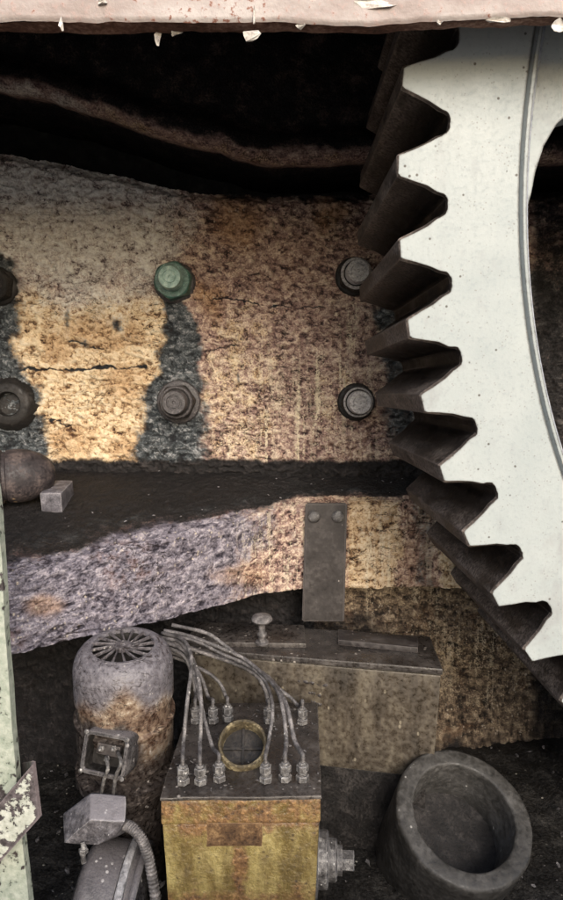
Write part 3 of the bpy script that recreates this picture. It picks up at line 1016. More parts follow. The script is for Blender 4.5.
def ring(name, prof, mats, midx, a0=0.0, a1=2 * math.pi, seg=SEG):
    verts, faces, mi = [], [], []
    closed = abs(a1 - a0 - 2 * math.pi) < 1e-6
    cnt = seg if closed else seg + 1
    for s in range(cnt):
        a = a0 + (a1 - a0) * s / seg
        for r, d in prof:
            verts.append(GP(r, a + PH + h, d))
    n = len(prof)
    for s in range(seg):
        s2 = (s + 1) % cnt
        for q in range(n - 1):
            faces.append([s * n + q, s * n + q + 1, s2 * n + q + 1, s2 * n + q])
            mi.append(midx[q])
    return mesh_of(name, verts, faces, mi)


link("rim", ring("rim", [(R_JOIN, 0.0), (1.216, 0.0), (1.2085, 0.0), (1.2085, 0.012)], [MC['gearface'], MC['gearedge']], [0, 0, 1]), [MC['gearface'], MC['gearedge']], gear, auto=30)
link("moulding", ring("moulding", [(1.2085, 0.010), (1.2065, 0.002), (1.2035, -0.004), (1.1985, -0.0045), (1.1960, 0.002), (1.1945, 0.010), (1.1905, 0.012), (1.1870, 0.022), (1.1862, 0.10), (1.184, FW), (1.20, FW), (R_JOIN, FW)],
                        None, [2, 2, 2, 0, 0, 0, 0, 0, 1, 1, 1]), [MC['gearedge'], MC['tooth'], MC['gearface']], gear, auto=40)
# six spokes, flaring into the rim
for sp in range(6):
    cth = 0.165 + sp * math.pi / 3
    pts = []
    for r, ha in [(1.190, 0.235), (1.183, 0.215), (1.178, 0.190), (1.168, 0.160), (1.152, 0.134), (1.125, 0.112), (1.08, 0.098), (1.00, 0.094), (0.75, 0.115), (0.50, 0.17), (0.30, 0.28)]:
        pts.append((r, ha))
    poly = [(r, cth - ha) for r, ha in pts] + [(r, cth + ha) for r, ha in pts[::-1]]
    # rim side arc
    arc = [(1.190, cth + 0.235 - 0.47 * q / 14) for q in range(1, 14)]
    poly += arc
    n = len(poly)
    verts = [GP(r, a, 0.020) for r, a in poly] + [GP(r - 0 * a, a, 0.10) for r, a in poly]
    faces = [list(range(n)), list(range(2 * n - 1, n - 1, -1))] + [[q, n + q, n + (q + 1) % n, (q + 1) % n] for q in range(n)]
    bm = bmesh.new()
    tmp = mesh_of("t", verts, faces)
    bm.from_mesh(tmp)
    bpy.data.meshes.remove(tmp)
    bmesh.ops.recalc_face_normals(bm, faces=bm.faces)
    link("spoke", from_bm("spoke", bm), MC['gearface'], gear, auto=30)
bm = lathe_bm([(0.08, -0.03), (0.26, -0.03), (0.30, 0.0), (0.33, 0.03), (0.33, 0.40), (0.30, 0.45), (0.08, 0.45)], 72, False, False,
              frame(GP(0, 0, 0.0), (0, 1, 0)))
bm = lathe_bm([(0.08, -0.05), (0.08, 0.5)], 48, True, True, frame(GP(0, 0, 0.0), (0, 1, 0)), bm)
link("hub", from_bm("hub", bm), MC['gearedge'], gear, auto=30)

# ================================================================== WALL NUTS


def nut(label, px, py, Rw, Rn, Rs, mats, rot, name="wall_nut", prot=0.085, group="big nuts on studs in the wall", ringmat=None):
    base = at(px, py, WALL_Y - 0.004)
    t = thing(name, label, "nut", base, group)
    F = frame(base, (0, -1, 0))
    wm, nm, sm = mats
    bm = lathe_bm([(Rw, 0.0), (Rw, 0.006), (Rw - .003, 0.010), (Rn * 0.9, 0.012)], 40, True, True, F)
    link("washer", from_bm("washer", bm), wm, t, auto=35)
    # hexagon with turned corners
    bm = bmesh.new()
    rows = []
    for z, k_ in ((0.010, 1.0), (0.036, 1.0), (0.044, .93), (0.047, .85)):
        row = []
        for q in range(48):
            a = 2 * math.pi * q / 48 + rot
            sect = (a - rot) % (math.pi / 3) - math.pi / 6
            r = min(Rn * 0.885 / math.cos(sect), Rn * (1.0 if z < .04 else k_ * 1.0))
            if z > .04:
                r = min(r, Rn * k_)
            row.append(bm.verts.new(F @ Vector((r * math.cos(a), r * math.sin(a), z))))
        rows.append(row)
    for a_, b_ in zip(rows[:-1], rows[1:]):
        for q in range(48):
            bm.faces.new((a_[q], a_[(q + 1) % 48], b_[(q + 1) % 48], b_[q]))
    bm.faces.new(rows[-1])
    link("hex_nut", from_bm("hex_nut", bm), nm, t, auto=28)
    if ringmat is not None:
        bm = loop_lathe_bm([(Rs * 1.12, 0.046), (Rs * 1.12, 0.0500), (Rs * 1.18, 0.0515), (Rn * .84, 0.0515), (Rn * .89, 0.0495), (Rn * .89, 0.046)], 48, F)
        link("nut_collar", from_bm("nut_collar", bm), ringmat, t, auto=35)
    prof = [(Rs, 0.045)]
    z = 0.047
    while z < prot - 0.008:
        prof += [(Rs, z), (Rs * .95, z + 0.0022)]
        z += 0.0044
    prof += [(Rs, prot - 0.006), (Rs * .93, prot), (Rs * .62, prot), (Rs * .58, prot - .0025), (Rs * .50, prot - .0025), (Rs * .46, prot), (Rs * .15, prot), (Rs * .12, prot - .004), (0.0008, prot - .004)]
    bm = lathe_bm(prof, 36, False, True, F)
    link("stud", from_bm("stud", bm), sm, t, auto=35)
    return t


nut("flare tinted green nut above the grease streak on the rusty wall", 175, 283, 0.050, 0.046, 0.0265, (MC['bolt'], MC['green'], MC['greenpale']), 0.35)
nut("dark brown nut sitting in the grey grease streak below the green nut", 179, 402, 0.053, 0.044, 0.0285, (MC['bolt'], MC['black'], MC['bolt']), 0.1, ringmat=MC['bolt'])
nut("steel nut half behind a gear tooth, upper right of the wall", 354, 277, 0.046, 0.041, 0.0265, (MC['black'], MC['black'], MC['boltbright']), 0.6, ringmat=MC['boltbright'])
nut("bright ringed steel nut at the lower right of the wall", 356, 402, 0.046, 0.040, 0.0275, (MC['black'], MC['black'], MC['boltbright']), 0.2, ringmat=MC['boltbright'])
nut("black greasy nut at the left edge of the wall above the collar", -1, 287, 0.046, 0.042, 0.027, (MC['black'], MC['black'], MC['bolt']), 0.4)

base = at(12, 404, WALL_Y)
t = thing("pipe_collar", "black round collar with an open hole at the left of the wall", "collar", base)
F = frame(base, (0.05, -1, 0.02))
bm = loop_lathe_bm([(0.027, -0.03), (0.027, 0.026), (0.030, 0.031), (0.046, 0.032), (0.052, 0.028), (0.056, 0.020), (0.064, 0.012), (0.074, -0.012)], 56, F)
link("collar_ring", from_bm("collar_ring", bm), MC['black'], t, auto=40)
bm = lathe_bm([(0.0275, 0.010), (0.001, 0.0095)], 32, True, True, F)
link("hole_dark_disc", from_bm("hole_dark_disc", bm), MC['black'], t)  # black disc standing in for the dark of the open hole

# ================================================================== STRAP PLATE
t = thing("strap_plate", "dark oiled steel strap with two rivets hanging from the ledge to the tank", "strap", at(324, 625, 1.515))
YS = 1.513
TANK_Z = -0.545
p = [at(305.5, 503, YS), at(347, 503, YS), at(344, 626, YS), at(302, 626, YS)]
p[2].z = p[3].z = TANK_Z + 0.003
bm = bmesh.new()
f_ = [bm.verts.new(v + Vector((0, -0.007, 0))) for v in p]
b_ = [bm.verts.new(v + Vector((0, 0.007, 0))) for v in p]
bm.faces.new(f_); bm.faces.new(b_[::-1])
for q in range(4):
    bm.faces.new((f_[q], b_[q], b_[(q + 1) % 4], f_[(q + 1) % 4]))
bmesh.ops.bevel(bm, geom=bm.edges[:], offset=0.003, segments=2, affect='EDGES')
link("strap_sheet", from_bm("strap_sheet", bm), MC['strap'], t, auto=40)
for px in (314, 338):
    bm = lathe_bm([(0.0145, 0.0), (0.0145, 0.003), (0.0125, 0.007), (0.008, 0.0095), (0.002, 0.0105)], 24, False, True, frame(at(px, 516.5, YS - .0072), (0, -1, 0)))
    link("rivet", from_bm("rivet", bm), MC['fitting'], t, smooth=True)

# ================================================================== OIL TANK
fl_, fr_ = atz(186, 648, TANK_Z), atz(443, 669, TANK_Z)
br_, bl_ = atz(430, 636, TANK_Z), atz(196, 621, TANK_Z)
br_.y = min(br_.y, 1.585)
bl_.y = min(bl_.y, 1.585)
cen = (fl_ + fr_ + br_ + bl_) / 4
t = thing("oil_tank", "wide dirty olive brown metal tank standing below the ledge behind the oil pipes", "tank", (cen.x, cen.y, FLOOR_Z))
TB = -0.775
bm = bmesh.new()


def prism(top, z0, z1, inset=0.0, bevel=0.004, taper=0.0):
    c = sum((Vector((q.x, q.y, 0)) for q in top), Vector()) / len(top)
    pts = []
    for q in top:
        d = (Vector((q.x, q.y, 0)) - c)
        dd = d * (1 - inset)
        pts.append(Vector((c.x + dd.x, c.y + dd.y, z1)))
        dd = d * (1 - inset - taper)
        pts.append(Vector((c.x + dd.x, c.y + dd.y, z0)))
    return hull_bm(pts, bevel)


top4 = [fl_, fr_, br_, bl_]
link("tank_body", from_bm("tank_body", rough_up(prism(top4, TB, TANK_Z - .014, 0.015, 0.003, 0.04), 0.0015, 25, 3)), MC['tank'], t, auto=40)
link("tank_lid", from_bm("tank_lid", rough_up(prism(top4, TANK_Z - .013, TANK_Z, 0.0, 0.003), 0.001, 30, 3)), MC['tanktop'], t, auto=40)
link("tank_stand", from_bm("tank_stand", prism(top4, FLOOR_Z - .02, TB, 0.10, 0.003)), MC['black'], t)
a, b, c, d = atz(338, 645, TANK_Z), atz(418, 653, TANK_Z), atz(418, 643, TANK_Z), atz(338, 634, TANK_Z)
link("lid_bar", from_bm("lid_bar", prism([a, b, c, d], TANK_Z, TANK_Z + 0.012, 0, 0.002)), MC['strap'], t, auto=40)
a, b, c, d = atz(186, 646, TANK_Z), atz(306, 648, TANK_Z), atz(304, 629, TANK_Z), atz(196, 626, TANK_Z)
link("hatch", from_bm("hatch", prism([a, b, c, d], TANK_Z, TANK_Z + 0.010, 0, 0.002)), MC['tanktop'], t, auto=40)
kb = atz(262, 643, TANK_Z + 0.010)
prof = [(0.014, 0), (0.014, 0.004), (0.0085, 0.006), (0.0085, 0.016), (0.0105, 0.018), (0.0105, 0.024), (0.007, 0.027), (0.007, 0.045), (0.010, 0.048), (0.0205, 0.051), (0.0225, 0.055), (0.020, 0.0605), (0.011, 0.064), (0.002, 0.065)]
link("filler_knob", from_bm("filler_knob", lathe_bm(prof, 32, True, True, frame(kb, (0.0, -0.12, 1)))), MC['pipe'], t, auto=50)
# weld ribs on the tank front
fa, fb = fl_.lerp(fr_, 0.50), fl_.lerp(fr_, 0.63)
for i, (s0, s1, z) in enumerate([(0.455, 0.575, -0.595), (0.50, 0.545, -0.618), (0.51, 0.55, -0.638)]):
    p0, p1 = fl_.lerp(fr_, s0), fl_.lerp(fr_, s1)
    off = Vector((0, 0.006, 0))
    p0, p1 = Vector((p0.x, p0.y, z)) + off, Vector((p1.x, p1.y, z - .006)) + off
    path = [p0.lerp(p1, q / 14) + Vector((0, random.uniform(-.001, .001), random.uniform(-.0015, .0015))) for q in range(15)]
    link("weld_bead", from_bm("weld_bead", tube_bm(path, lambda k_: 0.0045 + 0.001 * math.sin(k_ * 2.1), 8)), MC['strap'], t, smooth=True)

# ================================================================== LUBRICATOR with oil pipe outlets
LUBZ = -0.617
fl_, fr_ = atz(160.5, 797, LUBZ), atz(320.5, 795, LUBZ)
br_, bl_ = atz(317, 703, LUBZ), atz(191, 703, LUBZ)
cen = (fl_ + fr_ + br_ + bl_) / 4
fl_lub, fr_lub, br_lub, bl_lub = fl_, fr_, br_, bl_
lub = thing("lubricator", "yellow rust stained lubricator box with a black lid of pipe outlets", "lubricator", (cen.x, cen.y, FLOOR_Z))
top4 = [fl_, fr_, br_, bl_]


def attr_fn(me, name, fn):
    a_ = me.attributes.new(name, 'FLOAT', 'POINT')
    a_.data.foreach_set("value", [float(fn(v.co)) for v in me.vertices])


zband = LUBZ - 0.045
bm = prism(top4, FLOOR_Z - .02, zband, 0.012, 0.003, 0.10)
bmesh.ops.subdivide_edges(bm, edges=bm.edges[:], cuts=14, use_grid_fill=True)
rough_up(bm, 0.0012, 22)
me = from_bm("tank", bm)


def rusty(v):
    px, py = to_px(np.array(v))
    r_ = 0.75 * float(sst(838, 822, py)) + 0.55 * float(sst(1.3, .4, math.hypot((px - 195) / 26, (py - 838) / 16)))
    r_ = max(r_, 0.85 * float(sst(1.3, .5, math.hypot((px - 240) / 9, (py - 865) / 34))))
    return max(r_, 0.7 * float(sst(868, 905, py)))  # bottom browned as well: fading light painted in with the rust


attr_fn(me, "rusty", rusty)
link("reservoir", me, MC['lub'], lub, auto=40)
bm = prism(top4, zband, LUBZ - .006, 0.0, 0.003)
bmesh.ops.subdivide_edges(bm, edges=bm.edges[:], cuts=8, use_grid_fill=True)
me = from_bm("flange", rough_up(bm, 0.001, 30))
attr_fn(me, "rusty", lambda v: 0.66)
link("flange", me, MC['lub'], lub, auto=40)
bm = prism(top4, LUBZ - .006, LUBZ, -0.012, 0.002)
bmesh.ops.subdivide_edges(bm, edges=bm.edges[:], cuts=14, use_grid_fill=True)
link("lid", from_bm("lid", rough_up(bm, 0.002, 45)), MC['tanktop'], lub, auto=40)
# nameplate on the front
fy = (fl_.y + fr_.y) / 2
p = [at(207, 822, fy + .0015), at(262, 822, fy + .0015), at(262, 845, fy + .0045), at(207, 845, fy + .0045)]
bm = hull_bm([q + Vector((0, dy, 0)) for q in p for dy in (-0.002, 0.006)], 0.001)
bmesh.ops.subdivide_edges(bm, edges=bm.edges[:], cuts=5, use_grid_fill=True)
rough_up(bm, 0.0015, 60)
link("nameplate", from_bm("nameplate", bm), MC['plate'], lub, auto=40)
# open round port, its collar tipped towards the viewer
pc = atz(243, 760, LUBZ)
F = frame(pc + Vector((0, -0.004, 0.030)), (0, -0.62, 0.78))
bm = loop_lathe_bm([(0.0345, -0.045), (0.0345, 0.004), (0.0360, 0.0060), (0.0395, 0.0060), (0.0412, 0.004), (0.0420, -0.05)], 56, F)
link("port_ring", from_bm("port_ring", bm), MC['portring'], lub, auto=40)
bm = lathe_bm([(0.0347, -0.022), (0.001, -0.023)], 40, True, True, F)
pb = link("port_bowl", from_bm("port_bowl", bm), MC['black'], lub)
for a in (0.0, math.pi / 2):
    bm = hull_bm([F @ Vector((sx * 0.0335 * math.cos(a) + sy * 0.002 * math.sin(a), sx * 0.0335 * math.sin(a) - sy * 0.002 * math.cos(a), -0.021 + (0.004 + 0.001 * (a > 0)) * sz)) for sx in (-1, 1) for sy in (-1, 1) for sz in (0, 1)])
    link("port_rib", from_bm("port_rib", bm), MC['black'], lub)


def hexprism(F, r, z0, z1, bm=None, seg=6, rot=0.0, ch=0.0012):
    bm = bm or bmesh.new()
    rows = []
    for z, k_ in ((z0, r - ch), (z0 + ch, r), (z1 - ch, r), (z1, r - ch)):
        rows.append([bm.verts.new(F @ Vector((k_ * math.cos(2 * math.pi * q / seg + rot), k_ * math.sin(2 * math.pi * q / seg + rot), z))) for q in range(seg)])
    for a_, b_ in zip(rows[:-1], rows[1:]):
        for q in range(seg):
            bm.faces.new((a_[q], a_[(q + 1) % seg], b_[(q + 1) % seg], b_[q]))
    bm.faces.new(rows[0][::-1])
    bm.faces.new(rows[-1])
    return bm


OUT = []
pipes = [
    # outlet pixel, then the way of the pipe as pixels with depth
    ((183, 783), [(183, 742, 1.035), (187, 705, 1.06), (191, 665, 1.12), (189, 647, 1.16), (181, 638, 1.21), (162, 633, 1.245)], "front row pipe nearest the motor"),
    ((201, 783), [(200, 742, 1.035), (201, 705, 1.06), (197, 672, 1.12), (190, 654, 1.17), (178, 642, 1.215), (160, 637, 1.25)], "second front row pipe from the motor"),
    ((219.5, 780), [(213, 746, 1.04), (206, 722, 1.07), (199, 692, 1.11), (193, 668, 1.15), (184, 650, 1.19), (160, 641, 1.25)], "third front row pipe, leaning left beside the round port"),
    ((266, 781), [(269, 742, 1.035), (272, 712, 1.07), (270, 692, 1.12), (262, 676, 1.18), (245, 664, 1.22), (222, 653, 1.24), (195, 641, 1.255), (166, 634, 1.27)], "front row pipe just right of the round port"),
    ((285, 780), [(286, 738, 1.035), (283, 708, 1.07), (276, 689, 1.12), (262, 673, 1.18), (243, 658, 1.23), (215, 646, 1.25), (188, 636, 1.265), (164, 630, 1.28)], "middle front row pipe on the right of the port"),
    ((302.5, 780), [(295, 740, 1.035), (287, 708, 1.07), (279, 691, 1.12), (268, 678, 1.18), (254, 667, 1.23), (238, 655, 1.27), (222, 643, 1.29), (205, 633, 1.30), (172, 625, 1.31)], "front row pipe nearest the corner of the lid"),
    ((196, 722), [(195, 692, 1.235), (190, 668, 1.24), (180, 653, 1.25), (160, 646, 1.265)], "back row pipe half hidden behind the left front pipes"),
    ((213, 722), [(209, 697, 1.235), (203, 681, 1.24), (195, 668, 1.25), (180, 656, 1.26), (160, 650, 1.275)], "middle back row pipe on the left half of the lid"),
    ((228, 720), [(226, 697, 1.24), (220, 684, 1.245), (209, 674, 1.25), (196, 666, 1.26), (178, 658, 1.27), (160, 655, 1.28)], "back row pipe arching left from behind the round port"),
    ((269, 722), [(268, 702, 1.235), (264, 688, 1.24), (255, 675, 1.25), (238, 665, 1.26), (205, 653, 1.275), (164, 639, 1.29)], "back row pipe behind the port's right side"),
    ((302.5, 723), [(299, 706, 1.23), (291, 698, 1.23), (281, 690, 1.235), (270, 680, 1.245), (254, 671, 1.26), (225, 659, 1.28), (190, 648, 1.29), (164, 643, 1.30)], "short back row pipe bent left at the lid's right end"),
]
for (ox, oy), way, lab in pipes:
    b = atz(ox, oy, LUBZ + 0.001)
    F = frame(b, (random.uniform(-.04, .04), -0.02, 1))
    sc_ = 1.0
    bm = hexprism(F, 0.0105, 0.0, 0.010, rot=random.random())
    bm = hexprism(F, 0.0070, 0.010, 0.015, bm, 12)
    bm = hexprism(F, 0.0098, 0.015, 0.027, bm, rot=random.random())
    bm = hexprism(F, 0.0062, 0.027, 0.031, bm, 12)
    link("pipe_outlet", from_bm("pipe_outlet", bm), MC['fitting'], lub, auto=30)
    start = F @ Vector((0, 0, 0.0315))
    pts = [start, start + Vector((0, 0, 0.012))] + [at(x, y, d) for x, y, d in way]
    pts = [pts[0], pts[1]] + [p_ + Vector((random.uniform(-.0012, .0012), 0, random.uniform(-.0012, .0012))) for p_ in pts[2:]]
    path = spline(pts, 9)
    rk = random.uniform(0.0031, 0.0040)
    o = link("oil_pipe", from_bm("oil_pipe", tube_bm(path, lambda k_: rk * (1 + .05 * math.sin(k_ * 1.7)), 12)), MC['pipe'], None, start, smooth=True)
    tag(o, "thin grey oil pipe, " + lab, "oil pipe", "oil pipes on the lubricator lid")

# drive shaft sticking out of the lubricator's right side
sx = (fr_.x + 0.004)
sc = at(326, 858, 1.10)
F = frame((sx - 0.012, 1.10, sc.z), (1, -0.10, 0.0), (0, 1, 0))
prof = [(0.063, -0.01), (0.063, 0.012), (0.060, 0.015), (0.046, 0.016), (0.046, 0.030), (0.043, 0.033), (0.034, 0.034), (0.034, 0.046), (0.031, 0.048), (0.024, 0.049), (0.024, 0.057)]
link("shaft_flange", from_bm("shaft_flange", lathe_bm(prof, 48, True, True, F)), MC['fitting'], lub, auto=35)
link("shaft_end", from_bm("shaft_end", hexprism(F, 0.0175, 0.057, 0.078, None, 6, 0.3)), MC['fitting'], lub, auto=30)

# ================================================================== VERTICAL MOTOR
mt_top = at(123, 645, 1.135)
axis = Vector((0.03, -0.16, 1)).normalized()
mF = frame(mt_top, axis)
base_pt = mF @ Vector((0, 0, -0.42))
mot = thing("electric_motor", "upright round motor with dusty lilac vented cap and peeling rusty paint", "motor", (base_pt.x, base_pt.y, FLOOR_Z))
prof = []
RM = 0.0875
for a in np.linspace(0, math.pi / 2, 12):
    prof.append((0.0590 + (RM - 0.0590) * math.sin(a), -0.044 * (1 - math.cos(a))))
prof += [(RM, -z) for z in np.linspace(0.05, 0.096, 9)] + [(RM - .0004, -0.0975), (RM - .0035, -0.098)]
prof += [(RM - .0035, -z) for z in np.linspace(0.102, 0.130, 6)]
prof += [(RM + .0025, -0.133), (RM + .0025, -0.140), (RM - .001, -0.143)]
prof += [(RM - .001, -z) for z in np.linspace(0.146, 0.215, 16)]
prof += [(RM - .006, -0.220), (RM - .016, -0.224), (RM - .016, -0.240), (RM + .004, -0.243), (RM + .004, -0.262), (RM - .02, -0.264), (RM - .02, -0.56)]
bm = lathe_bm(prof, 96, False, True, mF)
me = from_bm("motor_body", bm)
inv = mF.inverted()


def m_dusty(v):
    q = inv @ v
    d = -q.z
    a = math.atan2(q.x, -q.y)
    s = 1.0 - float(sst(0.04, 0.095, d + 0.02 * math.sin(a * 3 + 1) + 0.012 * math.sin(a * 7)))
    return s


def m_dark(v):
    q = inv @ v
    d = -q.z
    a = math.atan2(q.x, -q.y)
    return float(sst(0.085, 0.125, d - 0.035 * float(sst(0.1, 0.9, a)) + 0.01 * math.sin(a * 9))) * (0.9 - 0.45 * float(sst(0.35, 0.7, a)) * float(sst(0.21, 0.17, d)))


attr_fn(me, "dusty", m_dusty)
attr_fn(me, "dark", m_dark)
link("motor_body", me, MC['motor'], mot, auto=50)
# vented cap: rim ring, hub, slanted bars over a dark bowl
bm = loop_lathe_bm([(0.0535, -0.006), (0.0545, 0.0005), (0.0600, 0.0008), (0.0625, -0.005)], 72, mF)
me = from_bm("cap_ring", bm)
attr_fn(me, "dusty", lambda v: 1)
attr_fn(me, "dark", lambda v: 0)
cap = link("vent_cap", me, MC['motor'], mot, auto=40)
bm = lathe_bm([(0.0155, -0.006), (0.0150, 0.001), (0.0120, 0.0018), (0.006, 0.0005), (0.0055, -0.002), (0.001, -0.002)], 32, False, True, mF)
for q in range(16):
    a = 2 * math.pi * q / 16
    a2 = a + 0.28
    pts = []
    for r, aa, w_ in ((0.0145, a, 0.0014), (0.0548, a2, 0.0034)):
        for s_ in (-1, 1):
            for z in (-0.005, 0.0008):
                pts.append(mF @ Vector((r * math.cos(aa) - s_ * w_ / 1.6 * math.sin(aa), r * math.sin(aa) + s_ * w_ / 1.6 * math.cos(aa), z)))
    b2 = hull_bm(pts, 0.0008, 1)
    tm = bpy.data.meshes.new("t")
    b2.to_mesh(tm)
    b2.free()
    bm.from_mesh(tm)
    bpy.data.meshes.remove(tm)
me = from_bm("vent_grille", bm)
attr_fn(me, "dusty", lambda v: 0.52)
attr_fn(me, "dark", lambda v: 0.9)
link("vent_grille", me, MC['motor'], cap, auto=40)
bm = lathe_bm([(0.0540, -0.004), (0.050, -0.026), (0.001, -0.028)], 40, False, True, mF)
link("fan_bowl", from_bm("fan_bowl", bm), MC['black'], mot)
# terminal box on the front left of the motor, lid gone
tb = at(104, 755, 1.046)
tF = Matrix.Translation(tb) @ Euler((R(-12), R(5), R(-12))).to_matrix().to_4x4()
W, H, Dp = 0.041, 0.036, 0.050


def rrect(w_, h_, r_, n=6):
    out = []
    for cx_, cz_, a0 in ((w_ - r_, h_ - r_, 0), (-w_ + r_, h_ - r_, 90), (-w_ + r_, -h_ + r_, 180), (w_ - r_, -h_ + r_, 270)):
        for q in range(n + 1):
            a = R(a0 + 90 * q / n)
            out.append((cx_ + r_ * math.cos(a), cz_ + r_ * math.sin(a)))
    return out


bm = bmesh.new()
rows = []
for (w_, h_, r_, y) in ((W, H, .014, Dp), (W, H, .014, 0.003), (W - .002, H - .002, .012, 0.0), (W - .007, H - .007, .006, 0.0), (W - .008, H - .008, .006, 0.003), (W - .009, H - .009, .005, 0.030)):
    rows.append([bm.verts.new(tF @ Vector((x, y, z))) for x, z in rrect(w_, h_, r_)])
for a_, b_ in zip(rows[:-1], rows[1:]):
    n = len(a_)
    for q in range(n):
        bm.faces.new((a_[q], b_[q], b_[(q + 1) % n], a_[(q + 1) % n]))
bm.faces.new(rows[-1])
for f_ in bm.faces:
    q = tF.inverted() @ f_.calc_center_median()
    f_.material_index = 1 if q.y > 0.012 and abs(q.x) < W - .0075 and abs(q.z) < H - .0075 else 0
tbx = link("terminal_box", from_bm("terminal_box", rough_up(bm, .0008, 60)), [MC['drum'], MC['black']], mot, auto=40)
bm = hull_bm([tF @ Vector((x, y, z)) for x in (-0.022, 0.020) for y in (0.016, 0.031) for z in (-0.006, 0.012)], 0.003)
link("terminal_block", from_bm("terminal_block", rough_up(bm, .002, 60)), MC['strap'], tbx, auto=40)
for x, z in ((-0.012, 0.004), (0.010, 0.008), (0.0, -0.010)):
    Fb = tF @ Matrix.Translation((x, 0.017, z)) @ Matrix.Rotation(R(90), 4, 'X')
    bm = hexprism(Fb, 0.005, 0.0, 0.005)
    bm = hexprism(Fb, 0.0026, 0.005, 0.011, bm, 10)
    link("terminal_stud", from_bm("terminal_stud", bm), MC['fitting'], tbx, auto=30)
# corner screws
for x, z in ((-W + .0045, H - .0045), (W - .0045, H - .0045), (-W + .0045, -H + .0045), (W - .0045, -H + .0045)):
    Fb = tF @ Matrix.Translation((x, 0.0, z)) @ Matrix.Rotation(R(90), 4, 'X')
    link("corner_screw", from_bm("corner_screw", lathe_bm([(0.0038, -0.001), (0.0038, 0.001), (0.002, 0.0022)], 14, False, True, Fb)), MC['fitting'], tbx, auto=30)

# ================================================================== JUNCTION BOX COVER ON A FLAT PUMP MOTOR
pm_c = at(108, 912, 1.03)
pm = thing("pump_motor", "dark drum shaped pump motor with a bright steel flange in the lower left corner", "motor", (pm_c.x, pm_c.y, FLOOR_Z))
F = frame(pm_c, (1, -0.03, -0.15), (0, 0, 1))
RP = 0.108
prof = [(0.03, -0.052), (RP - .022, -0.050), (RP - .006, -0.044), (RP, -0.034)] + [(RP, z) for z in np.linspace(-0.03, 0.016, 8)] + [(RP - .003, 0.019)]
link("drum", from_bm("drum", lathe_bm(prof, 72, True, True, F)), MC['drum'], pm, auto=40)
prof = [(RP - .004, 0.018), (RP + .006, 0.0185), (RP + .008, 0.021), (RP + .008, 0.028), (RP + .006, 0.0305), (RP - .004, 0.031)]
link("flange_ring", from_bm("flange_ring", lathe_bm(prof, 72, True, True, F)), MC['rimsteel'], pm, auto=40)
prof = [(RP - .008, 0.031), (RP - .008, 0.040), (RP + .001, 0.0405), (RP + .003, 0.043), (RP + .003, 0.048), (RP + .001, 0.051), (RP - .012, 0.052), (RP - .03, 0.060), (0.03, 0.062)]
link("end_shield", from_bm("end_shield", lathe_bm(prof, 72, True, True, F)), MC['drum'], pm, auto=40)
link("motor_foot", from_bm("motor_foot", hull_bm(box_pts(pm_c.x - .05, pm_c.x + .05, pm_c.y - .07, pm_c.y + .09, FLOOR_Z - .02, pm_c.z - .06), .004)), MC['black'], pm)

jb0 = at(95, 845, 1.0)
jb = thing("junction_box", "grey angular junction box cover with two wires, on top of the pump motor", "junction box", jb0)
pts = [at(91, 793, 1.030), at(126, 796, 1.030), at(125, 821, 0.992), at(90, 820, 0.985),     # sloping front face
       at(63, 814, 1.045), at(64, 843, 1.000), at(98, 845, 0.990), at(117, 834, 0.995),
       at(92, 792, 1.085), at(127, 795, 1.085), at(126, 832, 1.06), at(66, 813, 1.075), at(72, 840, 1.06)]
bm = hull_bm(pts, 0.0022, 2)
bmesh.ops.triangulate(bm, faces=bm.faces[:])
bmesh.ops.subdivide_edges(bm, edges=bm.edges[:], cuts=3)
rough_up(bm, 0.0014, 55)
link("box_cover", from_bm("box_cover", bm), MC['junction'], jb, auto=35)
bm = tube_bm(spline([at(83, 842, 0.99), at(84, 850, 0.985), at(83, 857, 0.985), at(84, 862, 0.985)], 5), 0.0042, 10)
bm = hexprism(frame(at(83.5, 853, 0.985), (0, 0, 1)), 0.0075, 0.0, 0.008, bm)
link("hanging_bolt", from_bm("hanging_bolt", bm), MC['fitting'], jb, auto=40)
for i, (w0, lab) in enumerate((([(106, 757, 1.055), (108, 768, 1.03), (104, 780, 1.035), (101, 795, 1.045)], "left of two bare grey wires between terminal box and junction box"),
                               ([(118, 752, 1.055), (121, 763, 1.025), (116, 776, 1.03), (113, 796, 1.045)], "right of two bare grey wires between terminal box and junction box"))):
    path = spline([at(*q) for q in w0], 8)
    o = link("wire", from_bm("wire", tube_bm(path, 0.0031, 10)), MC['fitting'], None, path[-1], smooth=True)
    tag(o, lab, "wire", "wires into the junction box")
path = spline([at(123, 824, 1.02), at(131, 827, 1.0), at(140, 836, 0.99), (at(147, 852, 0.99)), at(152, 875, 0.99), at(156, 905, 0.99), at(158, 950, 1.0), at(158, 1005, 1.03)], 26)
o = link("conduit", from_bm("conduit", tube_bm(path, lambda k_: 0.0080 + 0.0011 * math.sin(k_ * math.pi / 2), 14)), MC['pipe'], None, path[0], smooth=True)
tag(o, "ribbed grey flexible conduit curving down from the junction box", "conduit")

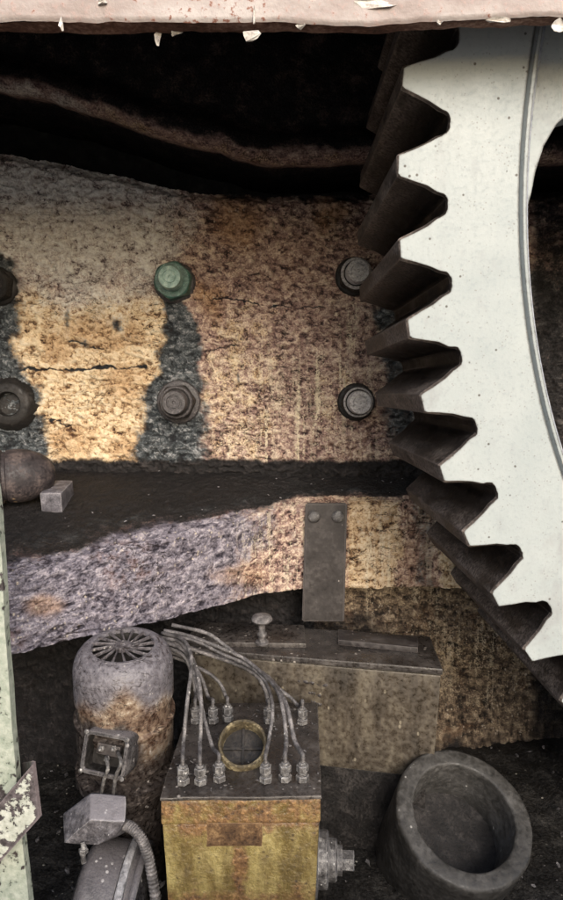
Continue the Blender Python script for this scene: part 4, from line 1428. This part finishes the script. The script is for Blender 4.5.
# ================================================================== POST AND CLAMP at the left edge
post = thing("steel_post", "pale green flaking painted steel post along the lower left edge", "post", at(10, 900, 0.9))
YP = 0.88
b0 = at(31, 1010, YP)
zb = FLOOR_Z - .2
edge_pts = [(2, 560), (6, 650), (18, 800), (29, 905), (40, 1010)]
bm = bmesh.new()
fa, fb, ba, bb = [], [], [], []
for x, y in [(-6, 470)] + edge_pts:
    p_ = at(x, y, YP)
    fa.append(bm.verts.new(p_ + Vector((-0.09, 0, 0))))
    fb.append(bm.verts.new(p_))
    bb.append(bm.verts.new(p_ + Vector((0.001, 0.014, 0))))
    ba.append(bm.verts.new(p_ + Vector((-0.09, 0.014, 0))))
for q in range(len(fa) - 1):
    for a_, b_ in ((fa, fb), (fb, bb), (bb, ba), (ba, fa)):
        bm.faces.new((a_[q], b_[q], b_[q + 1], a_[q + 1]))
bm.faces.new((fa[0], ba[0], bb[0], fb[0])); bm.faces.new((fa[-1], fb[-1], bb[-1], ba[-1]))
bmesh.ops.subdivide_edges(bm, edges=bm.edges[:], cuts=3, use_grid_fill=True)
link("post_flange", from_bm("post_flange", rough_up(bm, 0.0014, 35)), MC['post'], post, auto=40)
t = thing("clamp_strap", "bent steel clamp strap with white paint flaking off, round the green post", "clamp", at(20, 815, 0.86))
YC = 0.845
pts = [(-30, 838), (35.5, 761), (42, 815), (-30, 895)]
n1, n2 = 26, 14
V = np.zeros((n1, n2, 3)); E = np.zeros((n1, n2))
for i in range(n1):
    for j in range(n2):
        u, v = i / (n1 - 1), j / (n2 - 1)
        x = (pts[0][0] * (1 - u) + pts[1][0] * u) * (1 - v) + (pts[3][0] * (1 - u) + pts[2][0] * u) * v
        y = (pts[0][1] * (1 - u) + pts[1][1] * u) * (1 - v) + (pts[3][1] * (1 - u) + pts[2][1] * u) * v
        V[i, j] = at(x, y, YC + 0.004 * (u > 0.96))
        E[i, j] = max(float(sst(0.86, 1, u)), float(sst(0.10, 0, v)), float(sst(0.90, 1, v)))
bm = bmesh.new()
tm = grid_mesh("clamp", V, {"edge": E}, flip=True)
bm.from_mesh(tm); bpy.data.meshes.remove(tm)
geom = bmesh.ops.solidify(bm, geom=bm.faces[:], thickness=0.007)
me = from_bm("strap_front", bm)
link("strap_front", me, MC['clampflake'], t, auto=40)
# the strap's returning side goes back behind the post
q0, q1 = at(35.5, 761, YC + .004), at(42, 815, YC + .004)
bk0, bk1 = at(23, 763, YC + .085), at(28, 812, YC + .085)
bm = bmesh.new()
vs = [bm.verts.new(v + Vector((dx, 0, 0))) for dx in (0, -0.006) for v in (q0, q1, bk1, bk0)]
for f4 in ((0, 1, 2, 3), (7, 6, 5, 4), (0, 3, 7, 4), (1, 5, 6, 2), (0, 4, 5, 1), (3, 2, 6, 7)):
    bm.faces.new([vs[q] for q in f4])
link("strap_side", from_bm("strap_side", bm), MC['strap'], t)

# ================================================================== HOLLOW CAST TUBE in the lower right
tc = at(464, 815, 1.16)
F = frame(tc, (0.12, -0.62, 1), (1, 0, 0))
RO, RI = 0.128, 0.095
prof = [(RI - .004, -0.20), (RI - .004, -0.03), (RI, -0.022), (RI, -0.003), (RI + .002, 0.0), (RI + .005, 0.001), (RO - .007, 0.001), (RO - .002, -0.001), (RO, -0.007)] + [(RO, -z) for z in np.linspace(0.03, 0.20, 8)]
bm = loop_lathe_bm(prof, 96, F)
bm2 = rough_up(bm, 0.0022, 24)
bt = F @ Vector((0, 0, -0.2))
tub = thing("cast_tube", "thick walled hollow black cast tube leaning on the pit floor at the lower right", "tube", (bt.x, bt.y, FLOOR_Z))
link("tube_wall", from_bm("tube_wall", bm2), MC['tube'], tub, auto=60)
bm = lathe_bm([(RI + .004, -0.105), (0.06, -0.1052), (0.03, -0.1048), (0.001, -0.105)], 40, False, True, F)
link("tube_filling", from_bm("tube_filling", rough_up(bm, 0.0015, 40)), MC['black'], tub, smooth=True)

# ================================================================== ROUND BAR AND BLOCK on the ledge
def ledge_z(x, y):
    i = int(np.clip(np.searchsorted(xs_l, x), 0, len(xs_l) - 1))
    row = P_ledge[i, :NT]
    return float(np.interp(-y, -row[:, 1], row[:, 2]))


xs_l, P_ledge = P[:, 0, 0], P
c0 = at(16, 478, 1.40)
rb = 0.060
zl_ = ledge_z(c0.x, c0.y)
c0.z = zl_ + rb + 0.004
F = frame(c0, (1, 0.30, 0.03), (0, 0, 1))
bm = lathe_bm([(0.002, -0.16), (0.046, -0.158), (rb, -0.145), (rb, -0.030), (rb - .002, -0.026), (rb - .007, -0.024), (rb - .007, -0.018), (rb - .003, -0.015), (rb - .002, 0.0), (rb - .002, 0.010), (rb - .006, 0.030), (rb - .014, 0.052), (rb - .026, 0.068), (0.016, 0.078), (0.002, 0.080)], 56, True, True, F)
o = link("round_bar", from_bm("round_bar", rough_up(bm, 0.002, 25)), MC['rustbar'], None, (c0.x, c0.y, zl_), auto=45)
tag(o, "short rusty round ended steel bar lying at the left end of the ledge", "bar")
by = min(np.arange(1.24, 1.58, 0.004), key=lambda yy: abs(to_px((at(52, 513, yy).x, yy, ledge_z(at(52, 513, yy).x, yy)))[1] - 512))
bx0 = at(52, 513, float(by))
zz = ledge_z(bx0.x, float(by))
bx0.z = zz
F = Matrix.Translation((bx0.x, bx0.y, zz - 0.002)) @ Euler((R(9), 0, R(2))).to_matrix().to_4x4()
bm = hull_bm([F @ Vector((x, y, z)) for x in (-0.022, 0.022) for y in (0.0, 0.095) for z in (0, 0.044)], 0.003, 2)
bmesh.ops.subdivide_edges(bm, edges=bm.edges[:], cuts=3, use_grid_fill=True)
o = link("steel_block", from_bm("steel_block", rough_up(bm, 0.002, 40)), MC['greybar'], None, (bx0.x, bx0.y, zz), auto=40)
tag(o, "small rectangular grey steel block beside the round bar on the ledge", "block")

# grit lying on the lubricator lid and on the tank lid
pts = []
rr = random.Random(12)
for _ in range(170):
    u, v = rr.random(), rr.random() ** 0.8
    a_, b_ = fl_lub.lerp(fr_lub, u), bl_lub.lerp(br_lub, u)
    q = a_.lerp(b_, v * 0.97 + 0.01)
    pts.append((Vector((q.x, q.y, LUBZ + 0.0012)), rr.choice((0.0012, 0.0016, 0.002, 0.0028, 0.004))))
o = link("lid_grit", crumbs("lid_grit", pts, 13), MC['pipe'], None, (cen.x, cen.y, LUBZ))
o['kind'] = 'stuff'
tag(o, "grit and metal crumbs littering the black lid of the lubricator", "grit")

# debris on the pit floor
pts = []
rr = random.Random(9)
for _ in range(260):
    x, y = rr.uniform(-0.6, 0.75), rr.uniform(0.75, 1.58)
    z = FLOOR_Z + 0.012 + 0.06 * float(sst(0.20, 0.72, x)) * float(sst(1.25, 1.62, y))
    pts.append((Vector((x, y, z)), rr.choice((0.003, 0.004, 0.006, 0.009))))
o = link("floor_debris", crumbs("floor_debris", pts, 6), MC['pipe'], None, (0, 1.2, FLOOR_Z))
o['kind'] = 'stuff'
tag(o, "flakes and crumbs of dirt littering the oily pit floor", "debris")
